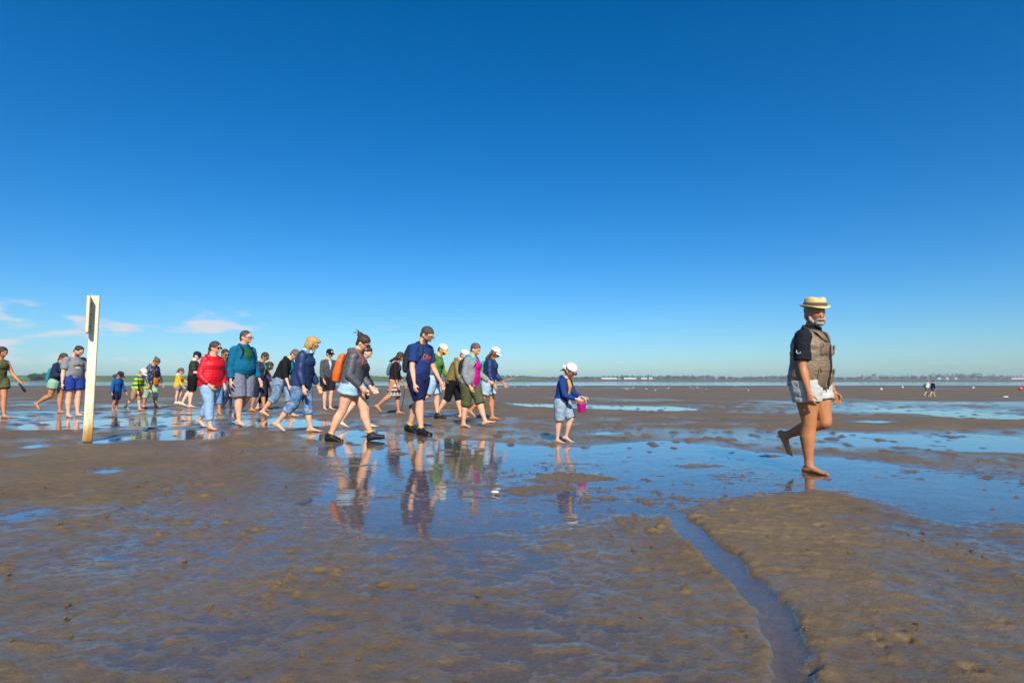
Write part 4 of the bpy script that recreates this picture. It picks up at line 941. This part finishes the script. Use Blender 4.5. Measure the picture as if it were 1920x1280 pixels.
# boy in blue
p = Person(216, 771, -48, 'boy in blue zip jacket and dark blue shorts with a red-fronted cap', 'tan', H=1.17, child=True, lean=6, hunch=12, head=(28, 10), R_=(10, 30, -14), L_=(0, 5, 0), ra=(4, 18, 18, 0), la=(6, 14, 20, 0))
p.hair('short', '5a4630').cap('232a44', mark='b8323c'); p.top('jacket', lin('1d5796'), 'fleece', .006, ease=.020, hem=-.04, collar=.014); p.bottom('shorts', lin('242c52'), 'cloth', .006, end=.95, ease=.020, flare=.006)
# grey T-shirt man with print
p = Person(133, 782, -56, 'bearded man in grey T-shirt with mountain print and royal blue shorts', 'fair', H=1.80, bulk=1.18, belly=.015, lean=3, hunch=12, head=(34, 14), R_=(5, 6, 0), L_=(11, 8, 8), ra=(0, 13, 12, 4), la=(4, 12, 14, 4)); mtn = p
p.beard = lin('4a3526'); p.hair('crop', '33251c')
fm = p.f; pc = fm.sp(.185); Hm = p.H
def mprint(q):
    o = np.tile(lin('85868a'), (len(q), 1)); fr = q[:, 0] > fm.sp(.15)[0] + .05; u = q[:, 1]; v = q[:, 2] - pc[2]
    hill = .035 - np.abs(u) * .45 + .012 * np.sin(u * 60); a = fr & (np.abs(u) < .12) & (v < hill) & (v > -.045); o[a] = lin('4a4738'); o[a & (v > hill - .016)] = lin('b59a62'); o[fr & (np.abs(u + .01) < .045) & (v < -.045) & (v > -.085)] = lin('cfcfcb'); return o
p.top('t_shirt', mprint, 'cloth', .008, sleeve=.75, ease=.015, hem=-.03, sl_ease=.018); p.bottom('shorts', lin('263f8c'), 'cloth', .008, end=.66, ease=.020, flare=.010)
# woman with teal backpack
p = Person(104, 775, -36, 'woman in navy cardigan and mint green shorts with glasses and pouch', 'tan', H=1.68, female=True, bulk=1.12, lean=6, hunch=12, head=(20, -4), R_=(-14, 46, -42), L_=(6, 5, 0), ra=(10, 12, 90, 30), la=(6, 10, 30, 0)); pk = p
p.hair('tied', '4a3526').glasses(False); p.top('cardigan', lin('222a44'), 'cloth', .007, ease=.016, hem=-.02); p.wear('blouse', p.f.panel(-.01, .29, .36, .40, .018), 'cloth', 'd5cdd2', .003); p.bottom('shorts', lin('92b49c'), 'cloth', .006, end=.48, ease=.016, flare=.010)
p.backpack('2c7a8a', 'teal backpack on the woman in navy cardigan', ease=.017, h=(-.03, .2), depth=.06, width=.075)
bag_at(p, p.f.surf(.01, .03, .035), (.05, .10, .10), 'c98a1e', 'small orange pouch at the waist of the woman in mint shorts', None, None, 'pouch')
# woman in olive romper
p = Person(-8, 784, -55, 'woman in sleeveless olive romper carrying her sandals at the edge of the group', 'tan', H=1.74, female=True, lean=2, hunch=6, head=(12, 10), R_=(-10, 16, -10), L_=(14, 8, 4), ra=(-6, 10, 14, 0), la=(18, 16, 22, 0), curl=50); ol = p
p.hair('long', '33221c'); p.top('romper_top', lin('5b5d3c'), 'cloth', .007, sleeve=0, ease=.010, hem=-.01, neck=.285); p.bottom('romper_shorts', lin('5b5d3c'), 'cloth', .007, end=.5, ease=.016, flare=.014)
# far pair
def far_person(px, d, yaw, label, **k):
    p = Person(960, 1000, yaw, label, k.pop('skin', 'fair'), vox=.02, **k); x = (px - 960) / F_PX * d
    p.e.location = (x, d, ground_z(x, d)); return p
p = far_person(1735, 61, 4, 'distant walker in white shirt and grey shorts with a green backpack', H=1.72, lean=8, hunch=12, head=(25, 0), R_=(-14, 20, -16), L_=(16, 8, 0)); p.hair('short', '8a7a68'); p.top('shirt', lin('e4e4e6'), 'cloth', .006, ease=.018); p.bottom('shorts', lin('6a6c62'), 'cloth', .006, end=.9, ease=.016); p.backpack('2e8a3a', 'green backpack on the distant walker in white shirt', ease=.02, h=(.02, .22), depth=.09, width=.09)
p = far_person(1746, 60.5, 4, 'distant walker in black top and blue shorts beside the one in white', H=1.76, lean=6, hunch=10, head=(25, 0), R_=(-20, 10, -10), L_=(22, 6, 4)); p.hair('short', '3a2d24'); p.top('top', lin('1a1b24'), 'cloth', .006, ease=.018); p.bottom('shorts', lin('2a3c78'), 'cloth', .006, end=.85, ease=.016)
run_jobs()
for J, ms, mat in STRAPS:
    for m_ in ms: add_obj('strap', m_, M[mat], J['obj'])
print('people', len(PEOPLE), sum(len(j['obj'].data.polygons) for j in JOBS), round(time.time() - T0, 1))
# ------------------------------------------------------------------ lettering on the T-shirt
from mathutils.bvhtree import BVHTree
def print_on(J, f, lines, mat, parent):
    sh = J['obj'].data; bv = BVHTree.FromPolygons([v.co[:] for v in sh.vertices], [q.vertices[:] for q in sh.polygons])
    for txt, size, q0, y0, shear, sx in lines:
        cu = bpy.data.curves.new('lettering', 'FONT'); cu.body = txt; cu.size = size; cu.align_x = 'CENTER'; cu.shear = shear; cu.offset = size * .012; cu.resolution_u = 3
        o = bpy.data.objects.new('lettering', cu); col.objects.link(o); dg = bpy.context.evaluated_depsgraph_get(); me = bpy.data.meshes.new_from_object(o.evaluated_get(dg), depsgraph=dg); bpy.data.objects.remove(o)
        import bmesh
        bm = bmesh.new(); bm.from_mesh(me); bmesh.ops.triangulate(bm, faces=bm.faces[:]); bmesh.ops.subdivide_edges(bm, edges=[e for e in bm.edges if e.calc_length() > size * .3], cuts=1)
        for v in bm.verts:
            u, w = v.co.x * sx, v.co.y; c = f.sp(q0); fw = f.spf(q0); upv = np.array([-fw[2], 0, fw[0]]); o3 = c + upv * w + V(0, u + y0, 0)
            hit = bv.ray_cast(Vector(o3 + fw * .5), Vector(-fw)); v.co = (hit[0] + hit[1] * .005) if hit[0] is not None else Vector(o3 + fw * .15)
        bm.to_mesh(me); bm.free(); add_obj('lettering', me, mat, parent)
OH = oliver.H
print_on(OL_J, oliver.f, [('.Oliver', .115, .165, -.005, .15, .78), ('\u2014\u2014\u2014\u2014 & \u2014\u2014\u2014', .034, .147, -.005, 0, .9), ('\u2014 \u2014 \u2014', .024, .132, -.005, 0, 1)], M['print_salmon'], OL_J['obj'])
# emblem on the guide's sleeve
gq = guide.f.arm['R']; mb = MB(); ctr = gq['sh'] + (gq['el'] - gq['sh']) * .50; 
mb.tube([ctr + V(.02 * math.cos(a), -.092, .022 * math.sin(a)) for a in np.linspace(2.6, 6.0, 9)], .004, 6); add_obj('sleeve_emblem', colored(mb.mesh('sleeve_emblem'), np.array((.7, .7, .7))), M['cloth'], guide.e)
# ------------------------------------------------------------------ things carried
def world_of(P, v): c, s_ = math.cos(P.rz), math.sin(P.rz); return np.array([P.e.location[0] + v[0] * c - v[1] * s_, P.e.location[1] + v[0] * s_ + v[1] * c, P.e.location[2] + v[2]])
b = bpy.data.objects.new('bucket', None); col.objects.link(b); hp = world_of(kid, (kid.f.arm['L']['palm'] + kid.f.arm['R']['palm']) / 2); b.location = (hp[0] - .03, hp[1] - .02, hp[2] - .185)
b['label'] = 'small pink toy bucket in the hands of the child in white cap'; b['category'] = 'bucket'
mb = MB(); mb.loft([ring(V(0, 0, z), V(1, 0, 0), V(0, 1, 0), r, r, 20) for z, r in ((0, .048), (.004, .052), (.12, .070), (.126, .075), (.132, .075), (.132, .068), (.02, .050))], True); add_obj('pail', mb.mesh('pail'), M['pink_plastic'], b)
mb = MB(); mb.tube([V(.072 * math.cos(a), 0, .125 + .11 * math.sin(a)) for a in np.linspace(0, math.pi, 11)], .004, 6); add_obj('handle', mb.mesh('handle'), M['white_plastic'], b)
hp = world_of(mag, mag.f.arm['L']['palm']); mb = MB(); mb.tube([V(-.05, 0, -.02), V(.18, -.02, .05), V(.42, -.05, .12)], [.011, .010, .008], 8)
add_obj('walking_stick', mb.mesh('walking_stick'), M['stick_wood'], label='short wooden stick held out by the woman in magenta top', cat='stick', loc=tuple(hp), rz=R(2))
hp = world_of(skirtw, skirtw.f.arm['L']['palm']); mb = MB(); mb.tube([V(0, 0, .02), V(-.02, -.03, -.25), V(-.08, -.05, -.62)], [.009, .008, .007], 8)
add_obj('walking_stick', mb.mesh('walking_stick'), M['black_rubber'], label='thin black pole held by the woman in patterned skirt', cat='stick', loc=tuple(hp))
hp = world_of(ol, ol.f.arm['L']['palm'])
for i in range(2):
    mb = MB(); mb.loft([ring(V(x, 0, z), V(0, 1, 0), V(0, 0, 1), w, .010, 12) for x, w, z in ((-.12, .022, 0), (-.10, .032, 0), (0, .030, .004), (.08, .042, 0), (.12, .034, 0), (.135, .018, 0))])
    mb.tube([V(.05, -.04, .0), V(.06, -.02, .04), V(.06, .02, .04), V(.05, .04, 0)], .008, 6, .5); me = mb.mesh('sandal')
    o = add_obj('sandal', me, M['black_rubber'], label='black sandal dangling from the hand of the woman in olive romper', cat='sandal', group='sandals carried in the hand', loc=(hp[0] + .02 + .03 * i, hp[1] - .02 * i, hp[2] - .08)); o.rotation_euler = (0.3, 1.0, .3 + .3 * i)
# ------------------------------------------------------------------ marker post with its board
bx, by, _ = G(164, 829); e = bpy.data.objects.new('marker_post', None); col.objects.link(e); gz0 = ground_z(bx, by); e.location = (bx, by, gz0); e.rotation_euler = (R(0.0), R(0.3), math.atan2(-bx, by) * 0 + math.atan2(by, bx) - math.pi / 2 - R(4))
e['label'] = 'weathered white wooden marker post standing in the mud'; e['category'] = 'post'
def bevbox(mb, x0, x1, y0, y1, z0, z1, b=.006, seed=0):
    xs_ = [x0 + b, x1 - b]; r = []
    for z, k_ in ((z0, 0), (z0 + b, b), (z1 - b, b), (z1, 0)):
        a0, a1, c0, c1 = x0 + b - k_, x1 - b + k_, y0 + b - k_, y1 - b + k_; q = b * .9
        r.append(np.array([(a0 + q, c0, z), (a1 - q, c0, z), (a1, c0 + q, z), (a1, c1 - q, z), (a1 - q, c1, z), (a0 + q, c1, z), (a0, c1 - q, z), (a0, c0 + q, z)]))
    mb.loft(r)
mb = MB(); n = 12; r = []
for i in range(n + 1):
    z = -.4 + (2.19 + .4) * i / n; w = .058 - .003 * (i / n); d = .05
    j = .0015 * math.sin(i * 2.3); q = .006; a0, a1, c0, c1 = -w + j, w + j, -d, d
    r.append(np.array([(a0 + q, c0, z), (a1 - q, c0, z), (a1, c0 + q, z), (a1, c1 - q, z), (a1 - q, c1, z), (a0 + q, c1, z), (a0, c1 - q, z), (a0, c0 + q, z)]))
mb.loft(r); add_obj('shaft', mb.mesh('shaft', False), M['post_paint'], e)
mb = MB(); bevbox(mb, -.088, -.048, -.205, .06, 1.62, 2.165); brd = add_obj('board', mb.mesh('board', False), M['post_paint'], e)
mb = MB(); bevbox(mb, -.094, -.0885, -.200, .055, 1.63, 2.155, .002); add_obj('board_face', mb.mesh('board_face', False), M['board_rust'], brd)
for i, z in enumerate((1.72, 1.9, 2.06)):
    mb = MB(); mb.ball((-.040 + .0 * i, -.052, z), (.010, .006, .010), None, 8, 6); add_obj('bolt', mb.mesh('bolt'), M['black_rubber'], e)
for i in range(9):
    mb = MB(); mb.ball((.062, -.03 + .02 * (i % 3), 1.55 + .065 * i), (.003, .005, .007), None, 8, 6); add_obj('barnacle', mb.mesh('barnacle'), M['black_rubber'], e)
# ------------------------------------------------------------------ small things on the flats
def gull(px, d, rz, label, grp=None):
    x = (px - 960) / F_PX * d; e = bpy.data.objects.new('gull', None); col.objects.link(e); e.location = (x, d, ground_z(x, d)); e.rotation_euler = (0, 0, rz); e['label'] = label; e['category'] = 'bird'
    if grp: e['group'] = grp
    mb = MB(); mb.loft([ring(V(x_, 0, z), V(0, 1, 0), V(0, 0, 1), w, h, 10) for x_, z, w, h in ((-.26, .20, .01, .008), (-.16, .20, .05, .045), (0, .20, .085, .085), (.10, .23, .07, .075), (.15, .29, .042, .05), (.18, .34, .042, .042), (.215, .345, .03, .03), (.235, .34, .008, .008))]); add_obj('body', mb.mesh('body'), M['feather_white'], e)
    mb = MB()
    for sd in (-1, 1): mb.ball((-.06, sd * .075, .225), (.17, .022, .06), None, 10, 7)
    add_obj('wings', mb.mesh('wings'), M['feather_grey'], e)
    for sd in (-1, 1): mb = MB(); mb.tube([V(.01, sd * .03, .14), V(.0, sd * .03, -.01)], .008, 6); add_obj('leg', mb.mesh('leg'), M['stick_wood'], e)
    mb = MB(); mb.tube([V(.23, 0, .342), V(.29, 0, .33)], [.012, .004], 6); add_obj('beak', mb.mesh('beak'), M['stick_wood'], e)
rg = random.Random(9)
for px, py in ((953, 724), (965, 724), (990, 723), (1017, 719.5), (1086, 723), (1114, 720.5), (1174, 729), (1186, 726.5), (1211, 729), (1228, 731.5), (1252, 727.5), (1294, 725), (1299, 729.5), (1307, 726), (1322, 730), (1378, 722.5), (1402, 732.5)):
    d = max(66, (CAM_H + .9) * F_PX / (py + 3 - 711)); gull(px, min(d, 172), rg.uniform(0, 6.28), 'white gull standing on the far mudflat', 'gulls resting on the far mudflat')
for px, py in ((1650, 731), (1690, 727), (1822, 728)):
    d = min(170, (CAM_H + .9) * F_PX / (py - 711)); x = (px - 960) / F_PX * d; mb = MB(); mb.ball((0, 0, .12), (.20, .20, .18), None, 14, 10); mb.tube([V(0, 0, .28), V(0, 0, .36)], [.04, .03], 8)
    add_obj('mooring_buoy', mb.mesh('mooring_buoy'), M['white_plastic'], label='white mooring buoy lying on the far flats', cat='buoy', group='white buoys on the flats', loc=(x, d, ground_z(x, d)))
d = 95; x = (1910 - 960) / F_PX * d; mb = MB(); mb.ball((0, 0, .25), (.30, .30, .27), None, 16, 10); mb.tube([V(0, 0, .48), V(0, 0, .60)], [.06, .05], 8); add_obj('mooring_buoy', mb.mesh('mooring_buoy'), M['buoy_pink'], label='pink round mooring buoy on the far flats', cat='buoy', loc=(x, d, ground_z(x, d)))
x, y, _ = G(1882, 748); y = 45; x = (1882 - 960) / F_PX * y; mb = MB(); mb.ball((0, 0, .04), (.22, .09, .06), None, 12, 8); add_obj('shell', mb.mesh('shell'), M['shell_white'], label='small pale lump lying alone on the far brown mud', cat='shell', loc=(x, y, ground_z(x, y)))
x, y, _ = G(928, 925); mb = MB(); mb.ball((0, 0, .012), (.034, .022, .012), None, 14, 8); add_obj('shell', mb.mesh('shell'), M['shell_white'], label='white shell lying in the shallow water', cat='shell', loc=(x, y, max(-.006, ground_z(x, y))))
# seaweed
rw = random.Random(3); x, y, _ = G(880, 766); mb = MB()
for i in range(260):
    a = rw.uniform(0, 6.28); r_ = abs(rw.gauss(0, .45)); c = V(math.cos(a) * r_ * 1.5, math.sin(a) * r_ * .5, max(0, .10 * (1 - r_) + .02)); dd = V(rw.gauss(0, .09), rw.gauss(0, .09), rw.uniform(-.01, .05))
    mb.tube([c - dd, c + V(0, 0, .02), c + dd], [.004, .012, .003], 5, .4)
add_obj('seaweed_clump', mb.mesh('seaweed_clump'), M['weed'], label='yellow-green seaweed clump behind the woman in magenta top', cat='seaweed', kind='stuff', loc=(x, y, ground_z(x, y) - .01))
# worm casts: small coils of sand
rw = random.Random(12); casts = []
def cast_mesh(i):
    mb = MB(); rr = random.Random(i)
    for k_ in range(5):
        a0 = rr.uniform(0, 6); c = V(rr.gauss(0, .010), rr.gauss(0, .010), .004 + .004 * k_); mb.tube([c + V(.014 * math.cos(a0 + t_ * 1.4), .014 * math.sin(a0 + t_ * 1.4), .002 * t_) for t_ in range(4)], .0042, 6)
    return mb.mesh('worm_cast')
allc = MB(); variants = []
for i in range(6): m_ = cast_mesh(i); variants.append((np.array([v.co[:] for v in m_.vertices]), [tuple(q.vertices) for q in m_.polygons])); bpy.data.meshes.remove(m_)
cx = np.array([rw.uniform(-4.5, 5.5) for _ in range(260)]); cy = np.array([1.5 + 6.0 * rw.random() ** 1.3 for _ in range(260)]); cr = relief(cx, cy)
for i in range(260):
    if cr[i] < .003: continue
    v, fq = variants[i % 6]; a = rw.uniform(0, 6.28); sc_ = rw.uniform(.25, .6); rot = np.array([(math.cos(a), -math.sin(a), 0), (math.sin(a), math.cos(a), 0), (0, 0, 1)])
    allc.add((v * sc_) @ rot.T + V(cx[i], cy[i], cr[i] - .002), fq)
me = allc.mesh('worm_casts'); at = me.attributes.new('relief', 'FLOAT', 'POINT'); at.data.foreach_set('value', np.full(len(me.vertices), .03, np.float32))
add_obj('worm_casts', me, M['wet_mud'], label='small coiled sand worm casts strewn over the wet mud', cat='worm casts', kind='stuff')
# ------------------------------------------------------------------ far shore
def ridge(name, pts, h, w, mat, label, cat):
    """a grass dike: trapezoid section swept along pts"""
    vs = []; fs = []; pts = [V(*q, 0) for q in pts]; P2 = []
    for a, b_ in zip(pts[:-1], pts[1:]):
        for t_ in np.linspace(0, 1, 16, endpoint=False): P2.append(a + (b_ - a) * t_)
    P2.append(pts[-1])
    for i, q in enumerate(P2):
        d = unit(P2[min(i + 1, len(P2) - 1)] - P2[max(i - 1, 0)]); nrm = V(-d[1], d[0], 0); hh = h * (1 + .05 * math.sin(i * 1.7))
        for o, z in ((-w, -2), (-w * .5, hh * .55), (-w * .12, hh), (w * .12, hh), (w, -2)): vs.append(q - nrm * (-o) + V(0, 0, z))
    for i in range(len(P2) - 1):
        for j in range(4): a = i * 5 + j; fs.append((a, a + 1, a + 6, a + 5))
    return add_obj(name, mesh_from(name, vs, fs), mat, label=label, cat=cat)
ridge('grass_dike', [(-2600, 620), (-1100, 760), (-500, 900), (-250, 1150), (0, 1900), (120, 2500)], 6.6, 30, M['dike_grass'], 'long low green grass dike along the shore on the horizon', 'dike')
def tree_mesh(rr, h, w, n):
    mb = MB()
    for i in range(n):
        z = h * (.18 + .82 * rr.random()); rad = w * math.sqrt(max(.05, 1 - ((z / h - .55) / .5) ** 2)); a = rr.uniform(0, 6.28); q = rad * math.sqrt(rr.random()); s_ = w * rr.uniform(.14, .30)
        c = V(math.cos(a) * q, math.sin(a) * q, z); P = np.array([(1, 0, 0), (-1, 0, 0), (0, 1, 0), (0, -1, 0), (0, 0, 1), (0, 0, -1)]) * s_ * np.array([[rr.uniform(.6, 1.3)] for _ in range(6)])
        mb.add(c + P, [(0, 2, 4), (2, 1, 4), (1, 3, 4), (3, 0, 4), (2, 0, 5), (1, 2, 5), (3, 1, 5), (0, 3, 5)])
    return mb
rt = random.Random(5)
for px, d, w, h, lb in ((38, 800, 16, 6, 'rounded dark tree behind the grass dike beside the broad bushy clump'), (66, 815, 26, 5.5, 'broad dark bushy clump behind the grass dike'), (520, 1350, 12, 9, 'distant tree where the grass dike recedes behind the walkers'), (195, 830, 7, 6, 'very small lone bush on the grass dike near the marker post'), (690, 1800, 20, 12, 'hazy tree at the far end of the grass dike')):
    x = (px - 960) / F_PX * d; e = bpy.data.objects.new('tree', None); col.objects.link(e); e.location = (x, d + 25, 2.2 if d < 1000 else 0); e['label'] = lb; e['category'] = 'tree'
    add_obj('crown', tree_mesh(rt, h, w / 2, 160).mesh('crown', False), M['tree_leaf'], e)
    mb = MB(); mb.tube([V(0, 0, -3), V(0, 0, h * .5)], [.5, .3], 7); add_obj('trunk', mb.mesh('trunk'), M['stick_wood'], e)
mb = MB()
for i in range(1500):
    u = i / 1499; x = -750 + 4300 * u; y = 2350 + 500 * u + rt.gauss(0, 40); big = .55 + .75 * (noise2(np.array([x / 170.]), np.array([2.2]), 3)[0]) + (.5 if .55 < u < .8 and rt.random() < .3 else 0)
    h = 17 * big * rt.uniform(.7, 1.1); tm = tree_mesh(rt, h, rt.uniform(6, 11), 13); v = np.concatenate(tm.v) + V(x, y, -1); mb.add(v, tm.f)
add_obj('treeline', mb.mesh('treeline', False), M['tree_leaf'], label='dark band of far woodland along the opposite shore', cat='woodland', kind='stuff')
# low far land under the trees
vs = [(-3500, 2250, -1.2), (7000, 2500, -1.2), (7000, 2540, 1.5), (-3500, 2290, 1.5), (7000, 4200, 2.0), (-3500, 4000, 2.0)]
add_obj('far_shore', mesh_from('far_shore', vs, [(0, 1, 2, 3), (3, 2, 4, 5)], False), M['dike_grass'], kind='structure')
def house(px, d, w, h, roof, wall, label, dep=9, cat='house'):
    x = (px - 960) / F_PX * d; e = bpy.data.objects.new('house', None); col.objects.link(e); e.location = (x, d, 1.0); e['label'] = label; e['category'] = cat; e.rotation_euler = (0, 0, rt.uniform(-.2, .2))
    mb = MB(); mb.box((0, 0, h / 2), (w / 2, dep / 2, h / 2)); add_obj('wall', mb.mesh('wall', False), M[wall], e)
    rh = min(w, dep) * .35; vs = [(-w / 2 - .4, -dep / 2 - .5, h), (w / 2 + .4, -dep / 2 - .5, h), (w / 2 + .4, dep / 2 + .5, h), (-w / 2 - .4, dep / 2 + .5, h), (-w / 2 - .4, 0, h + rh), (w / 2 + .4, 0, h + rh)]
    add_obj('roof', mesh_from('roof', vs, [(0, 1, 5, 4), (2, 3, 4, 5), (0, 4, 3), (1, 2, 5), (0, 3, 2, 1)], False), M[roof], e)
    for i in range(max(2, int(w / 6))):
        mb = MB(); mb.box((-w / 2 + w * (i + .5) / max(2, int(w / 6)), -dep / 2 - .03, h * .5), (w / max(2, int(w / 6)) * .25, .05, h * .2)); add_obj('window', mb.mesh('window', False), M['window_dark'], e)
G2 = 'white sheds on the far shore'
for px, w in ((1136, 34), (1149, 30), (1181, 46), (1207, 22), (1219, 14)): 
    house(px, 2180, w, 3.2, 'house_white', 'house_white', 'long low white shed on the far shore'); bpy.context.scene.collection.objects[-1]
for px, w, rf in ((1758, 13, 'roof_grey'), (1773, 11, 'roof_grey'), (1789, 10, 'roof_grey')): house(px, 2200, w, 6, rf, 'house_white', 'white house on the far shore among trees')
house(1905, 2150, 62, 5, 'roof_red', 'house_white', 'long red-roofed building on the far shore')
house(1616, 2300, 8, 12, 'roof_grey', 'house_brick', 'tall reddish brick tower block rising over the far trees', 9, 'tower')
for o in col.objects:
    if o.get('label') == 'long low white shed on the far shore': o['group'] = G2
    if o.get('label') == 'white house on the far shore among trees': o['group'] = 'white houses on the far shore'
# ------------------------------------------------------------------ haze over the flats
mb = MB(); mb.box((0, 1980, 8.5), (7050, 2080, 12)); hz = add_obj('haze', mb.mesh('haze', False), None, kind='stuff')
t = NT('haze_air'); pv = t.n('ShaderNodeVolumePrincipled'); pv.inputs['Color'].default_value = (0.72, 0.85, 1.0, 1); pv.inputs['Density'].default_value = 0.00013; t.l(pv.outputs[0], t.out.inputs['Volume']); hz.data.materials.append(t.m)
HAZE = True
if not HAZE: bpy.data.objects.remove(hz)
print('total', round(time.time() - T0, 1))
